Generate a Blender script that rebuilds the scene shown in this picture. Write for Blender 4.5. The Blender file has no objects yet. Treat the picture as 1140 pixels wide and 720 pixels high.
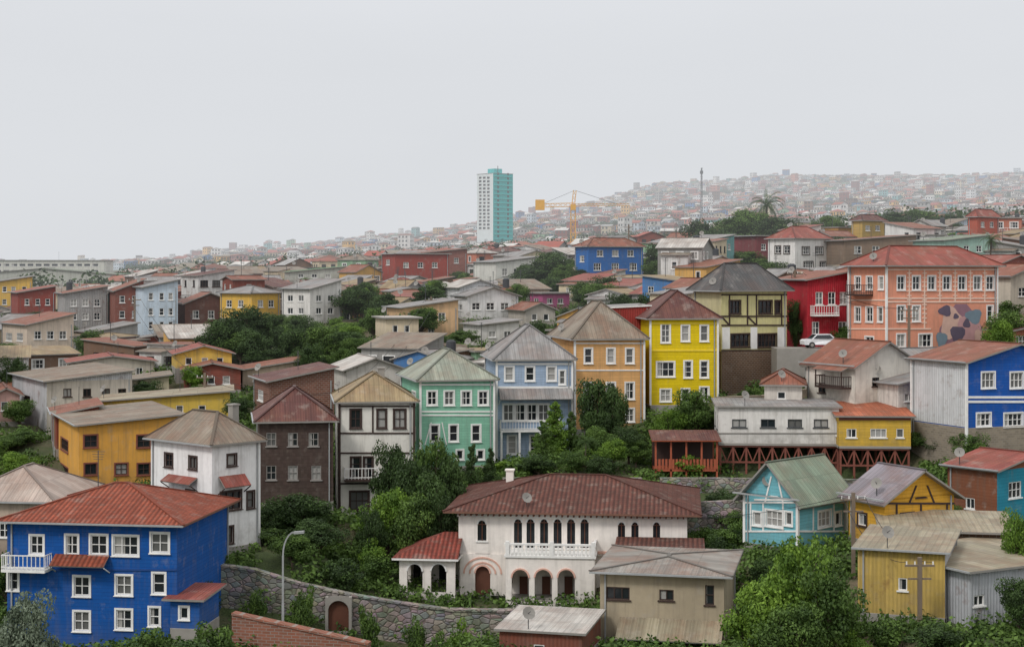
import bpy, math, random
import numpy as np
from mathutils import Vector
random.seed(7); rng=np.random.default_rng(7)
F=1800.; CX=570.; HY=300.
def sv(px,py,d): return Vector(((px-CX)/F*d, d, (HY-py)/F*d))
def zz(py,d): return (HY-py)/F*d
def C(r,g,b,k=1.0):
    def l(c):
        c/=255.; return (c/12.92 if c<=0.04045 else ((c+0.055)/1.055)**2.4)*k
    return (l(r),l(g),l(b),1)
sc=bpy.context.scene
# ------------------------------------------------------------- materials
MC={}
class N:
    def __init__(s,name):
        s.m=bpy.data.materials.new(name); s.m.use_nodes=True
        s.t=s.m.node_tree; s.n=s.t.nodes; s.l=s.t.links; s.b=s.n['Principled BSDF']
    def a(s,ty,**k):
        x=s.n.new(ty)
        for kk,v in k.items(): setattr(x,kk,v)
        return x
    def k(s,o,i): s.l.new(o,i)
    def math(s,op,a,b=None,c=None):
        x=s.a('ShaderNodeMath',operation=op)
        for i,v in enumerate((a,b,c)):
            if v is None: continue
            if isinstance(v,(int,float)): x.inputs[i].default_value=v
            else: s.k(v,x.inputs[i])
        return x.outputs[0]
    def mix(s,f,a,b,bt='MIX'):
        x=s.a('ShaderNodeMixRGB',blend_type=bt)
        for i,v in zip((0,1,2),(f,a,b)):
            if isinstance(v,(int,float)): x.inputs[i].default_value=v
            elif isinstance(v,tuple): x.inputs[i].default_value=v
            else: s.k(v,x.inputs[i])
        return x.outputs[0]
    def noise(s,vec,scale,detail=4,rough=.6):
        x=s.a('ShaderNodeTexNoise'); x.inputs['Scale'].default_value=scale
        x.inputs['Detail'].default_value=detail; x.inputs['Roughness'].default_value=rough
        s.k(vec,x.inputs['Vector']); return x.outputs['Fac']
    def ramp(s,v,a,b,lo=0.,hi=1.):
        x=s.a('ShaderNodeMapRange'); s.k(v,x.inputs[0])
        for i,q in zip((1,2,3,4),(a,b,lo,hi)): x.inputs[i].default_value=q
        return x.outputs[0]
    def vmap(s,vec,sx,sy,sz):
        x=s.a('ShaderNodeMapping'); x.inputs['Scale'].default_value=(sx,sy,sz); s.k(vec,x.inputs['Vector']); return x.outputs[0]
    def ocoord(s):
        tc=s.a('ShaderNodeTexCoord'); oi=s.a('ShaderNodeObjectInfo')
        sc_=s.math('MULTIPLY',oi.outputs['Random'],137.)
        v=s.a('ShaderNodeVectorMath',operation='ADD'); s.k(tc.outputs['Object'],v.inputs[0]); s.k(sc_,v.inputs[1])
        return tc.outputs['Object'],v.outputs[0],tc
    def bump(s,h,st=.3,dist=.05):
        x=s.a('ShaderNodeBump'); x.inputs['Strength'].default_value=st; x.inputs['Distance'].default_value=dist
        s.k(h,x.inputs['Height']); s.k(x.outputs[0],s.b.inputs['Normal'])
def dk(c,k): return (c[0]*k,c[1]*k,c[2]*k,1)
def wallmat(col,kind='st',dirt=.35):
    key=('w',tuple(round(x,4) for x in col),kind,dirt)
    if key in MC: return MC[key]
    dirt=min(.8,dirt*1.6)
    n=N('wall_paint_'+kind); oc,rc,tc=n.ocoord()
    big=n.ramp(n.noise(rc,.35,5),.35,.7); st=n.ramp(n.noise(n.vmap(rc,2.4,2.4,.14),1.,6,.75),.48,.74)
    fine=n.noise(rc,3.,4); patch=n.ramp(n.noise(rc,1.1,5,.65),.56,.66)
    c=n.mix(n.math('MULTIPLY',big,min(.6,.8*dirt)),col,dk(col,.58))
    grime=(.15,.13,.105,1)
    c=n.mix(n.math('MULTIPLY',st,dirt*.95),c,grime)
    c=n.mix(n.math('MULTIPLY',patch,dirt*.45),c,(.36,.33,.29,1))
    c=n.mix(n.ramp(fine,.3,.7,0,.25),c,dk(col,.62))
    sep=n.a('ShaderNodeSeparateXYZ'); n.k(oc,sep.inputs[0])
    base=n.math('MULTIPLY',n.ramp(sep.outputs[2],0,1.8,1,0),n.ramp(n.noise(rc,1.2,4),.3,.7))
    c=n.mix(n.math('MULTIPLY',base,dirt*1.1),c,grime)
    h=n.math('ADD',sep.outputs[0],sep.outputs[1])
    if kind=='cl' or kind=='sh':
        fr=n.math('FRACT',n.math('MULTIPLY',sep.outputs[2],4.0 if kind=='cl' else 3.3))
        ln=n.ramp(fr,0,.18,1,0)
        c=n.mix(n.math('MULTIPLY',ln,.6),c,dk(col,.3))
        bd=n.a('ShaderNodeTexWhiteNoise',noise_dimensions='2D'); cb=n.a('ShaderNodeCombineXYZ')
        n.k(n.math('FLOOR',n.math('MULTIPLY',h,.3 if kind=='cl' else 4.)),cb.inputs[0]); n.k(n.math('FLOOR',n.math('MULTIPLY',sep.outputs[2],4.0 if kind=='cl' else 3.3)),cb.inputs[1]); n.k(cb.outputs[0],bd.inputs[0])
        c=n.mix(n.math('MULTIPLY',bd.outputs[0],.22 if kind=='cl' else .5),c,dk(col,.45))
        n.bump(fr,.5,.04)
    elif kind=='co':
        w=n.math('SINE',n.math('MULTIPLY',h,25.))
        pn=n.a('ShaderNodeTexWhiteNoise',noise_dimensions='2D'); cb=n.a('ShaderNodeCombineXYZ')
        n.k(n.math('FLOOR',n.math('MULTIPLY',h,1.15)),cb.inputs[0]); n.k(n.math('FLOOR',n.math('MULTIPLY',sep.outputs[2],.42)),cb.inputs[1]); n.k(cb.outputs[0],pn.inputs[0])
        c=n.mix(n.ramp(pn.outputs[0],0,1,0,.35),c,dk(col,.5))
        rs=n.ramp(n.noise(rc,.7,5,.7),.56,.68); c=n.mix(n.math('MULTIPLY',rs,dirt*.9),c,(.2,.085,.045,1))
        c=n.mix(n.ramp(w,-1,0,.35,0),c,dk(col,.4))
        n.bump(w,.6,.03)
    elif kind=='br':
        cb=n.a('ShaderNodeCombineXYZ'); n.k(h,cb.inputs[0]); n.k(sep.outputs[2],cb.inputs[1])
        bt=n.a('ShaderNodeTexBrick'); n.k(cb.outputs[0],bt.inputs['Vector']); bt.inputs['Scale'].default_value=1.
        bt.inputs['Brick Width'].default_value=.45; bt.inputs['Row Height'].default_value=.2; bt.inputs['Mortar Size'].default_value=.02
        bt.inputs['Color1'].default_value=col; bt.inputs['Color2'].default_value=dk(col,.6); bt.inputs['Mortar'].default_value=(.3,.27,.24,1)
        c=n.mix(.65,c,bt.outputs[0])
    elif kind=='sn':
        vo=n.a('ShaderNodeTexVoronoi',feature='DISTANCE_TO_EDGE'); vo.inputs['Scale'].default_value=1.9
        dv=n.vmap(rc,1,1,1.5); n.k(dv,vo.inputs['Vector'])
        vc=n.a('ShaderNodeTexVoronoi'); vc.inputs['Scale'].default_value=1.9; n.k(dv,vc.inputs['Vector'])
        c=n.mix(.45,c,vc.outputs['Color'],'SOFT_LIGHT')
        bw=n.a('ShaderNodeHueSaturation'); bw.inputs['Saturation'].default_value=.5; n.k(c,bw.inputs['Color'])
        c=n.mix(n.ramp(vo.outputs['Distance'],.0,.07,.85,0),bw.outputs[0],dk(col,.25))
        moss=n.ramp(n.noise(rc,.5,4),.5,.62)
        c=n.mix(n.math('MULTIPLY',moss,.35),c,(.05,.07,.025,1))
        n.bump(n.ramp(vo.outputs['Distance'],0,.15),.7,.08)
    else: n.bump(fine,.25,.03)
    n.k(c,n.b.inputs['Base Color']); n.b.inputs['Roughness'].default_value=.8
    n.b.inputs['Specular IOR Level'].default_value=.25
    MC[key]=n.m; return n.m
def roofmat(col,kind='zinc',rust=.3):
    key=('r',tuple(round(x,4) for x in col),kind,rust)
    if key in MC: return MC[key]
    n=N('roof_'+kind); oc,rc,tc=n.ocoord(); uv=tc.outputs['UV']
    sep=n.a('ShaderNodeSeparateXYZ'); n.k(uv,sep.inputs[0])
    oi=n.a('ShaderNodeObjectInfo'); va=n.a('ShaderNodeVectorMath',operation='ADD'); n.k(uv,va.inputs[0]); n.k(n.math('MULTIPLY',oi.outputs['Random'],91.),va.inputs[1])
    pu,pv=(1.15,.4) if kind=='zinc' else (2.9,2.6)
    wn=n.a('ShaderNodeTexWhiteNoise',noise_dimensions='2D'); cb=n.a('ShaderNodeCombineXYZ')
    n.k(n.math('FLOOR',n.math('MULTIPLY',sep.outputs[0],pu)),cb.inputs[0]); n.k(n.math('FLOOR',n.math('MULTIPLY',sep.outputs[1],pv)),cb.inputs[1]); n.k(cb.outputs[0],wn.inputs[0])
    big=n.ramp(n.noise(rc,.45,5,.65),.42,.62); stv=n.ramp(n.noise(n.vmap(va.outputs[0],2.2,.25,1),1.,5,.7),.45,.75)
    rustc=(.20,.085,.045,1) if kind=='zinc' else dk(col,.35)
    c=n.mix(n.ramp(wn.outputs[0],0,1,0,.65),col,dk(col,.48))
    c=n.mix(n.math('MULTIPLY',big,min(.8,rust*1.25)),c,rustc)
    c=n.mix(n.math('MULTIPLY',stv,.55),c,dk(col,.38))
    pale=n.ramp(n.noise(rc,.8,4,.6),.55,.68); c=n.mix(n.math('MULTIPLY',pale,.25),c,(.42,.38,.33,1))
    if kind=='zinc':
        fu=n.math('FRACT',n.math('MULTIPLY',sep.outputs[0],2.3)); ln=n.ramp(fu,0,.3,.45,0)
        c=n.mix(ln,c,dk(col,.3)); w=n.math('SINE',n.math('MULTIPLY',sep.outputs[0],28.9)); n.bump(w,.6,.03)
        fv=n.math('FRACT',n.math('MULTIPLY',sep.outputs[1],.4)); c=n.mix(n.ramp(fv,0,.04,.5,0),c,dk(col,.3))
    else:
        lich=n.ramp(n.noise(rc,1.6,5,.7),.52,.7); c=n.mix(n.math('MULTIPLY',lich,.5),c,(.16,.13,.1,1))
        w=n.math('SINE',n.math('MULTIPLY',sep.outputs[0],2*math.pi*2.9)); c=n.mix(n.ramp(w,-1,.1,.75,0),c,dk(col,.2))
        fv=n.math('FRACT',n.math('MULTIPLY',sep.outputs[1],2.6)); c=n.mix(n.ramp(fv,0,.25,.5,0),c,dk(col,.3)); n.bump(w,.8,.06)
    n.k(c,n.b.inputs['Base Color']); n.b.inputs['Roughness'].default_value=.6 if kind=='zinc' else .85
    n.b.inputs['Specular IOR Level'].default_value=.35
    MC[key]=n.m; return n.m
def plain(name,col,rough=.7,metal=0.):
    key=('p',name,tuple(col))
    if key in MC: return MC[key]
    n=N(name); oc,rc,tc=n.ocoord(); f=n.ramp(n.noise(rc,1.3,4),.3,.7,0,.45)
    n.k(n.mix(f,col,dk(col,.6)),n.b.inputs['Base Color']); n.b.inputs['Roughness'].default_value=rough; n.b.inputs['Metallic'].default_value=metal
    MC[key]=n.m; return n.m
WH=plain('white_trim',C(236,234,230)); 
DKB=plain('dark_wood',C(62,44,38)); RB=plain('rust_red_wood',C(128,72,58)); CONC=plain('concrete',C(150,145,138)); METAL=plain('painted_metal',C(70,72,74),.4)
DOOR=plain('door_wood',C(95,55,38)); DIRTY=plain('fascia_grey',C(142,138,132)); GALV=plain('galvanised',C(160,162,162),.4); ORW=plain('orange_red_wood',C(164,84,56)); TANK=plain('tank_plastic',C(60,62,66))
def glass(name,col,r):
    n=N(name); n.b.inputs['Base Color'].default_value=col; n.b.inputs['Roughness'].default_value=r; n.b.inputs['Specular IOR Level'].default_value=.5
    return n.m
GL=[glass('window_glass',(.018,.022,.026,1),.12),glass('window_glass_curtain',(.12,.12,.115,1),.2),glass('window_glass_drape',(.34,.33,.31,1),.3)]
def pickg(): 
    r=random.random(); return GL[0] if r<.62 else (GL[1] if r<.85 else GL[2])
# ------------------------------------------------------------- mesh builder
class MB:
    def __init__(s): s.v=[];s.f=[];s.m=[];s.uv=[];s.mats=[]
    def mi(s,mat):
        if mat not in s.mats: s.mats.append(mat)
        return s.mats.index(mat)
    def poly(s,pts,mat,uv=None):
        i=len(s.v); s.v+= [tuple(p) for p in pts]; s.f.append(tuple(range(i,i+len(pts)))); s.m.append(s.mi(mat))
        s.uv+= (uv if uv else [(0,0)]*len(pts))
    def par(s,O,a,b,c,mat):
        O=Vector(O);a=Vector(a);b=Vector(b);c=Vector(c)
        p=[O,O+a,O+a+b,O+b]; q=[x+c for x in p]
        if a.cross(b).dot(c)<0: p=[p[0],p[3],p[2],p[1]]; q=[q[0],q[3],q[2],q[1]]
        s.poly(p[::-1],mat); s.poly(q,mat)
        for i in range(4):
            j=(i+1)%4; s.poly([p[i],p[j],q[j],q[i]],mat)
    def box(s,x0,x1,y0,y1,z0,z1,mat): s.par((x0,y0,z0),(x1-x0,0,0),(0,y1-y0,0),(0,0,z1-z0),mat)
    def bar(s,p,q,w,mat,w2=None):
        p=Vector(p);q=Vector(q);d=q-p
        up=Vector((0,0,1)) if abs(d.normalized().z)<.95 else Vector((1,0,0))
        a=d.cross(up).normalized()*w; b=a.cross(d).normalized()*(w2 or w)
        s.par(p-a/2-b/2,a,b,d,mat)
    def cyl(s,c,r,h,mat,k=12):
        c=Vector(c); R=[c+Vector((r*math.cos(i*2*math.pi/k),r*math.sin(i*2*math.pi/k),0)) for i in range(k)]; T_=[p+Vector((0,0,h)) for p in R]
        T2=[c+(p-c)*.5+Vector((0,0,h*1.12)) for p in R]; s.poly(T2,mat); s.poly(R[::-1],mat)
        for i in range(k): j=(i+1)%k; s.poly([R[i],R[j],T_[j],T_[i]],mat); s.poly([T_[i],T_[j],T2[j],T2[i]],mat)
    def dish(s,p,mat,r=.42):
        p=Vector(p); s.bar(p-Vector((0,0,1.2)),p,.05,METAL); n=Vector((.5,-.75,.45)).normalized(); u=n.cross(Vector((0,0,1))).normalized(); v=n.cross(u)
        R=[p+u*r*math.cos(i*.628)+v*r*math.sin(i*.628)+n*.12 for i in range(10)]
        for i in range(10): s.poly([p,R[i],R[(i+1)%10]],mat)
        s.bar(p,p+n*.45,.03,METAL)
    def slab(s,p,th,mat,edge=None):
        p=[Vector(x) for x in p]; n=(p[1]-p[0]).cross(p[3]-p[0]).normalized()
        if n.z<0: n=-n
        q=[x+n*th for x in p]; e=(p[1]-p[0]); L=e.length; eu=e/max(L,1e-6)
        def uv(x):
            r=x-p[0]; u=r.dot(eu); return (u,(r-eu*u).length)
        top=q; uvs=[uv(x) for x in p]
        if (top[1]-top[0]).cross(top[3]-top[0]).z<0: top=top[::-1]; uvs=uvs[::-1]
        s.poly(top,mat,uvs); s.poly(p[::-1],edge or mat)
        for i in range(4):
            j=(i+1)%4; s.poly([p[i],p[j],q[j],q[i]],edge or mat)
    def build(s,name,parent=None):
        if not s.f: return None
        me=bpy.data.meshes.new(name); me.from_pydata(s.v,[],s.f)
        me.polygons.foreach_set('material_index',s.m)
        u=me.uv_layers.new(name='UVMap'); u.data.foreach_set('uv',[c for p in s.uv for c in p])
        for m in s.mats: me.materials.append(m)
        o=bpy.data.objects.new(name,me); sc.collection.objects.link(o)
        if parent: o.parent=parent
        return o
class Fr:
    def __init__(s,O,t,n,L): s.O=Vector((O[0],O[1],0)); s.t=Vector((t[0],t[1],0)); s.n=Vector((n[0],n[1],0)); s.L=L
    def p(s,t,n,z): return s.O+s.t*t+s.n*n+Vector((0,0,z))
    def box(s,mb,t0,t1,n0,n1,z0,z1,mat): mb.par(s.p(t0,n0,z0),s.t*(t1-t0),s.n*(n1-n0),(0,0,z1-z0),mat)
def window(mb,fr,t0,t1,z0,z1,frm,sur=None,rec=.14,mull=True,sill=True,g=None,sw=.13):
    g=g or pickg(); w=t1-t0;h=z1-z0
    mb.poly([fr.p(t0,-rec,z0),fr.p(t1,-rec,z0),fr.p(t1,-rec,z1),fr.p(t0,-rec,z1)],g)
    if g is GL[0] and w>.5 and random.random()<.4:
        k=random.uniform(.2,.45); fr.box(mb,t0+.02,t0+w*k,-rec+.003,-rec+.008,z0+.02,z1-.02,GL[2])
    f=.07
    fr.box(mb,t0,t0+f,-rec+.01,-.03,z0,z1,frm); fr.box(mb,t1-f,t1,-rec+.01,-.03,z0,z1,frm)
    fr.box(mb,t0+f,t1-f,-rec+.01,-.03,z0,z0+f,frm); fr.box(mb,t0+f,t1-f,-rec+.01,-.03,z1-f,z1,frm)
    if mull:
        nx=max(1,round(w/.55)); nz=max(1,min(3,round(h/.65)))
        for i in range(1,nx): t=t0+w*i/nx; fr.box(mb,t-.03,t+.03,-rec+.01,-.05,z0+f,z1-f,frm)
        for i in range(1,nz): z=z0+h*i/nz; fr.box(mb,t0+f,t1-f,-rec+.012,-.06,z-.025,z+.025,frm)
    if sur:
        fr.box(mb,t0-sw,t0,0.002,.05,z0-sw,z1+sw,sur); fr.box(mb,t1,t1+sw,0.002,.05,z0-sw,z1+sw,sur)
        fr.box(mb,t0,t1,0.002,.045,z1,z1+sw,sur); fr.box(mb,t0,t1,0.002,.045,z0-sw,z0,sur)
        fr.box(mb,t0-sw-.04,t1+sw+.04,0.052,.13,z0-sw,z0-sw+.06,sur)
    elif sill: fr.box(mb,t0-.1,t1+.1,0.002,.1,z0-.09,z0,frm)
def wall(mb,fr,z0,z1,ops,mat,rec=.14):
    L=fr.L; ops=[(max(.05,a),min(L-.05,b),max(z0+.05,c),min(z1-.05,d)) for a,b,c,d in ops]
    xs=sorted({0.,L}|{o[0] for o in ops}|{o[1] for o in ops}); zs=sorted({z0,z1}|{o[2] for o in ops}|{o[3] for o in ops})
    for j in range(len(zs)-1):
        zc=(zs[j]+zs[j+1])/2; run=None
        for i in range(len(xs)-1):
            xc=(xs[i]+xs[i+1])/2
            solid=not any(a<xc<b and c<zc<d for a,b,c,d in ops)
            if solid and run is None: run=xs[i]
            if run is not None and (not solid or i==len(xs)-2):
                e=xs[i] if not solid else xs[i+1]
                mb.poly([fr.p(run,0,zs[j]),fr.p(e,0,zs[j]),fr.p(e,0,zs[j+1]),fr.p(run,0,zs[j+1])],mat); run=None
    for a,b,c,d in ops:
        mb.poly([fr.p(a,0,c),fr.p(b,0,c),fr.p(b,-rec,c),fr.p(a,-rec,c)],mat)
        mb.poly([fr.p(a,0,d),fr.p(a,-rec,d),fr.p(b,-rec,d),fr.p(b,0,d)],mat)
        mb.poly([fr.p(a,0,c),fr.p(a,-rec,c),fr.p(a,-rec,d),fr.p(a,0,d)],mat)
        mb.poly([fr.p(b,0,c),fr.p(b,0,d),fr.p(b,-rec,d),fr.p(b,-rec,c)],mat)
def archwall(mb,fr,t0,t1,z0,z1,arches,mat,th=.3,n=0.,fill=None,trim=None):
    cur=t0
    def q(a,b,c,d):
        if b-a>1e-4 and d-c>1e-4: fr.box(mb,a,b,n-th,n,c,d,mat)
    for tc,w,zb,zs in sorted(arches):
        a,b=tc-w/2,tc+w/2; q(cur,a,z0,z1); q(a,b,z0,zb); cur=b; r=w/2; K=12
        pts=[(tc-r*math.cos(math.pi*i/K),zs+r*math.sin(math.pi*i/K)) for i in range(K+1)]
        for i in range(K):
            (x0,y0),(x1,y1)=pts[i],pts[i+1]
            mb.poly([fr.p(x0,n,y0),fr.p(x1,n,y1),fr.p(x1,n,z1),fr.p(x0,n,z1)],mat)
            mb.poly([fr.p(x0,n,y0),fr.p(x0,n-th,y0),fr.p(x1,n-th,y1),fr.p(x1,n,y1)],mat)
            mb.poly([fr.p(x1,n-th,y1),fr.p(x0,n-th,y0),fr.p(x0,n-th,z1),fr.p(x1,n-th,z1)],mat)
            if trim: mb.bar(fr.p(x0,n+.03,y0+.04),fr.p(x1,n+.03,y1+.04),.12,trim,.12)
        if fill: mb.poly([fr.p(a,n-th*.7,zb),fr.p(b,n-th*.7,zb)]+[fr.p(x,n-th*.7,y) for x,y in pts[::-1]],fill)
    q(cur,t1,z0,z1)
def roof(mb,wb,W,D,H,kind,rise,ov,mat,fas,wmat):
    x0,x1,y0,y1=-ov,W+ov,-ov,D+ov; z=H+.01; th=.14
    if kind in('hip','pyr'):
        if x1-x0>=y1-y0:
            ins=(y1-y0)/2; ins=min(ins,(x1-x0)/2-.01); ym=(y0+y1)/2; r0=(x0+ins,ym);r1=(x1-ins,ym)
        else:
            ins=(x1-x0)/2; xm=(x0+x1)/2; r0=(xm,y0+ins); r1=(xm,y1-ins)
        ze=z+th; zr=H+rise
        A,B,Cc,Dd=[Vector(p+(ze,)) for p in((x0,y0),(x1,y0),(x1,y1),(x0,y1))]; R0=Vector(r0+(zr,));R1=Vector(r1+(zr,))
        def face(pts):
            e=(pts[1]-pts[0]).normalized()
            uv=[((p-pts[0]).dot(e),((p-pts[0])-e*(p-pts[0]).dot(e)).length) for p in pts]; mb.poly(pts,mat,uv)
        if x1-x0>=y1-y0: face([A,B,R1,R0]);face([B,Cc,R1]);face([Cc,Dd,R0,R1]);face([Dd,A,R0]); hips=[(A,R0),(Dd,R0),(B,R1),(Cc,R1)]
        else: face([A,B,R0]);face([B,Cc,R1,R0]);face([Cc,Dd,R1]);face([Dd,A,R0,R1]); hips=[(A,R0),(B,R0),(Cc,R1),(Dd,R1)]
        low=[Vector((p.x,p.y,z)) for p in(A,B,Cc,Dd)]; up=[A,B,Cc,Dd]
        mb.poly(low[::-1],fas)
        for i in range(4): j=(i+1)%4; mb.poly([low[i],low[j],up[j],up[i]],fas)
        o=Vector((0,0,.03))
        for p,q in hips: mb.bar(p+o,q+o,.22,mat,.08)
        if (R1-R0).length>.1: mb.bar(R0+o,R1+o,.24,mat,.1)
    elif kind=='gx':
        s=rise/(D/2); ze=H-s*ov; ym=D/2; zr=H+rise
        mb.slab([(x0,y0,ze),(x1,y0,ze),(x1,ym,zr),(x0,ym,zr)],th,mat,fas); mb.slab([(x1,y1,ze),(x0,y1,ze),(x0,ym,zr),(x1,ym,zr)],th,mat,fas)
        wb.poly([(W,0,H),(W,D,H),(W,ym,zr)],wmat); wb.poly([(0,D,H),(0,0,H),(0,ym,zr)],wmat)
        mb.bar((x0,ym,zr+th+.03),(x1,ym,zr+th+.03),.25,mat,.08)
    elif kind=='gy':
        s=rise/(W/2); ze=H-s*ov; xm=W/2; zr=H+rise
        mb.slab([(x1,y0,ze),(x1,y1,ze),(xm,y1,zr),(xm,y0,zr)],th,mat,fas); mb.slab([(x0,y1,ze),(x0,y0,ze),(xm,y0,zr),(xm,y1,zr)],th,mat,fas)
        wb.poly([(0,0,H),(W,0,H),(xm,0,zr)],wmat); wb.poly([(W,D,H),(0,D,H),(xm,D,zr)],wmat)
        mb.bar((xm,y0,zr+th+.03),(xm,y1,zr+th+.03),.25,mat,.08)
    elif kind=='shed':
        s=rise/D
        mb.slab([(x0,y0,H-s*ov),(x1,y0,H-s*ov),(x1,y1,H+rise+s*ov),(x0,y1,H+rise+s*ov)],th,mat,fas)
        wb.poly([(W,0,H),(W,D,H),(W,D,H+rise)],wmat); wb.poly([(0,D,H),(0,0,H),(0,D,H+rise)],wmat); wb.poly([(W,D,H),(0,D,H),(0,D,H+rise),(W,D,H+rise)],wmat)
    elif kind=='shedx':
        s=rise/W
        mb.slab([(x1,y0,H-s*ov),(x1,y1,H-s*ov),(x0,y1,H+rise+s*ov),(x0,y0,H+rise+s*ov)],th,mat,fas)
        wb.poly([(0,0,H),(W,0,H),(0,0,H+rise)],wmat); wb.poly([(W,D,H),(0,D,H),(0,D,H+rise)],wmat); wb.poly([(0,D,H),(0,0,H),(0,0,H+rise),(0,D,H+rise)],wmat)
    else:
        mb.slab([(x0,y0,z),(x1,y0,z),(x1,y1,z),(x0,y1,z)],.2,mat,fas)
ANCH=[]; FOOT=[]; BB=[]
def autowin(L,H,w=1.,h=1.3,sp=2.6,off=.4):
    n=max(1,int((L-.6)/sp)); m=max(1,int(round(H/2.9))); r=[]
    for j in range(m):
        zc=H*(j+.55)/m
        for i in range(n):
            if random.random()<.9: tc=L*(i+.5)/n; r.append((tc-w/2,tc+w/2,zc-h/2,min(zc+h/2,H-.2)))
    return r
class House:
    def __init__(s,name,xl,xc,xr,th,d,yb,ye,yp,wallm,roofk,roofm,winL=(),winR=(),W=None,D=None,ov=.45,frm=None,sur=None,fas=None,found=3.,cb=None,baseH=0,basem=None,wallR=None,mull=True,gl=None,pipe=True):
        t=math.radians(th); Cn=sv(xc,yb,d); s.Cx,s.Cy,s.zb=Cn.x,Cn.y,Cn.z; s.name=name
        BB.append((xl,xr,min(ye,yp),yb,d))
        s.uL=(-math.cos(t),math.sin(t)); s.uR=(math.sin(t),math.cos(t))
        def ln(px,u): k=(px-CX)/F; return (k*s.Cy-s.Cx)/(u[0]-k*u[1])
        s.ln=ln
        s.W=W or ln(xl,s.uL); s.D=D or ln(xr,s.uR); s.W=max(2,min(s.W,60)); s.D=max(2,min(s.D,60))
        s.H=zz(ye,d)-s.zb; s.th=t; W,D,H=s.W,s.D,s.H
        ox=s.Cx+s.uL[0]*W; oy=s.Cy+s.uL[1]*W
        s.root=bpy.data.objects.new(name,None); sc.collection.objects.link(s.root); s.root.location=(ox,oy,s.zb); s.root.rotation_euler=(0,0,-t); s.root.empty_display_size=1
        s.fr={'L':Fr((0,0),(1,0),(0,-1),W),'R':Fr((W,0),(0,1),(1,0),D),'B':Fr((W,D),(-1,0),(0,1),W),'S':Fr((0,D),(0,-1),(-1,0),D)}
        wb,rb,wi,tr=MB(),MB(),MB(),MB(); s.wb,s.rb,s.wi,s.tr=wb,rb,wi,tr; frm=frm or WH; s.frm=frm
        ops={'L':[s.rect('L',*w) for w in winL],'R':[s.rect('R',*w) for w in winR],'B':autowin(W,H,sp=3.2),'S':autowin(D,H,sp=3.2)}
        for k,fr in s.fr.items():
            o=[q for q in ops[k] if q[1]-q[0]>.15 and q[3]-q[2]>.15 and q[0]>-.5 and q[1]<fr.L+.5]
            o=[(max(.08,a),min(fr.L-.08,b),max(.08,c),min(H-.08,e)) for a,b,c,e in o]
            wm=wallR if (wallR and k in 'RS') else wallm
            wall(wb,fr,0,H,o,wm)
            for q in o: window(wi,fr,*q,frm,sur,mull=mull,g=gl)
            wb.poly([fr.p(0,.05,-found),fr.p(fr.L,.05,-found),fr.p(fr.L,.05,baseH),fr.p(0,.05,baseH)],basem or CONC)
            wb.poly([fr.p(0,.05,baseH),fr.p(fr.L,.05,baseH),fr.p(fr.L,0,baseH+.02),fr.p(0,0,baseH+.02)],basem or CONC)
        if cb:
            for (x,y) in((0,0),(W,0),(W,D),(0,D)): tr.box(x-.1,x+.1,y-.1,y+.1,0,H,cb)
        if pipe and H>3:
            for k,tt in(('L',.35),('R',D-.35)): s.fr[k].box(tr,tt-.05,tt+.05,.02,.12,0,H-.02,GALV)
            s.fr['L'].box(tr,-ov,W+ov,ov+.0,ov+.12,H+.02,H+.13,GALV)
        dc=s.Cy+s.uL[1]*W/2+s.uR[1]*D/2
        if roofk in('shed',): rise=zz(yp,s.Cy+s.uR[1]*D)-zz(ye,d)
        elif roofk=='shedx': rise=zz(yp,s.Cy+s.uL[1]*W)-zz(ye,d)
        else: rise=zz(yp,dc)-zz(ye,d)
        rise=max(.15,rise); s.rise=rise
        roof(rb,wb,W,D,H,roofk,rise,ov,roofm,fas or DIRTY,wallm)
        for a,b in((0,0),(W,0),(W,D),(0,D),(W/2,0),(W,D/2),(W/2,D/2)):
            ANCH.append((ox+a*math.cos(t)+b*math.sin(t),oy-a*math.sin(t)+b*math.cos(t),s.zb-.15))
        FOOT.append((ox+W/2*math.cos(t)+D/2*math.sin(t),oy-W/2*math.sin(t)+D/2*math.cos(t),math.hypot(W,D)/2))
    def pt(s,k,px,py):
        u=s.uL if k=='L' else s.uR; l=s.ln(px,u); dd=s.Cy+l*u[1]; z=zz(py,dd)-s.zb
        return (s.W-l if k=='L' else l),z
    def rect(s,k,x,y,w,h):
        a,z1=s.pt(k,x-w/2,y-h/2); b,z1b=s.pt(k,x+w/2,y-h/2); c,z0=s.pt(k,x,y+h/2); _,z1=s.pt(k,x,y-h/2)
        return (min(a,b),max(a,b),z0,z1)
    def bars(s,k,lst,mat,w=.16):
        fr=s.fr[k]
        for x0,y0,x1,y1 in lst:
            a=s.pt(k,x0,y0);b=s.pt(k,x1,y1); p=fr.p(a[0],.03,a[1]);q=fr.p(b[0],.03,b[1]); s.tr.bar(p,q,.07,mat,w) if abs(a[0]-b[0])>abs(a[1]-b[1]) else s.vb(fr,p,q,w,mat)
    def vb(s,fr,p,q,w,mat):
        d=q-p; t=fr.t*w; s.tr.par(p-t/2-fr.n*.03,t,fr.n*.063,d,mat)
    def balcony(s,k,x0,x1,yfloor,dep=1.1,mat=None,slab=None,roofy=None,rm=None,hgt=1.0):
        fr=s.fr[k]; mat=mat or WH; a,z=s.pt(k,x0,yfloor); b,_=s.pt(k,x1,yfloor)
        fr.box(s.tr,a,b,.01,dep,z-.18,z,slab or mat)
        for zz_ in(.12,hgt-.08):
            fr.box(s.tr,a,b,dep-.06,dep,z+zz_,z+zz_+.07,mat); fr.box(s.tr,a,a+.06,.0,dep-.06,z+zz_,z+zz_+.07,mat); fr.box(s.tr,b-.06,b,.0,dep-.06,z+zz_,z+zz_+.07,mat)
        n=max(3,int((b-a)/.28))
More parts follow.
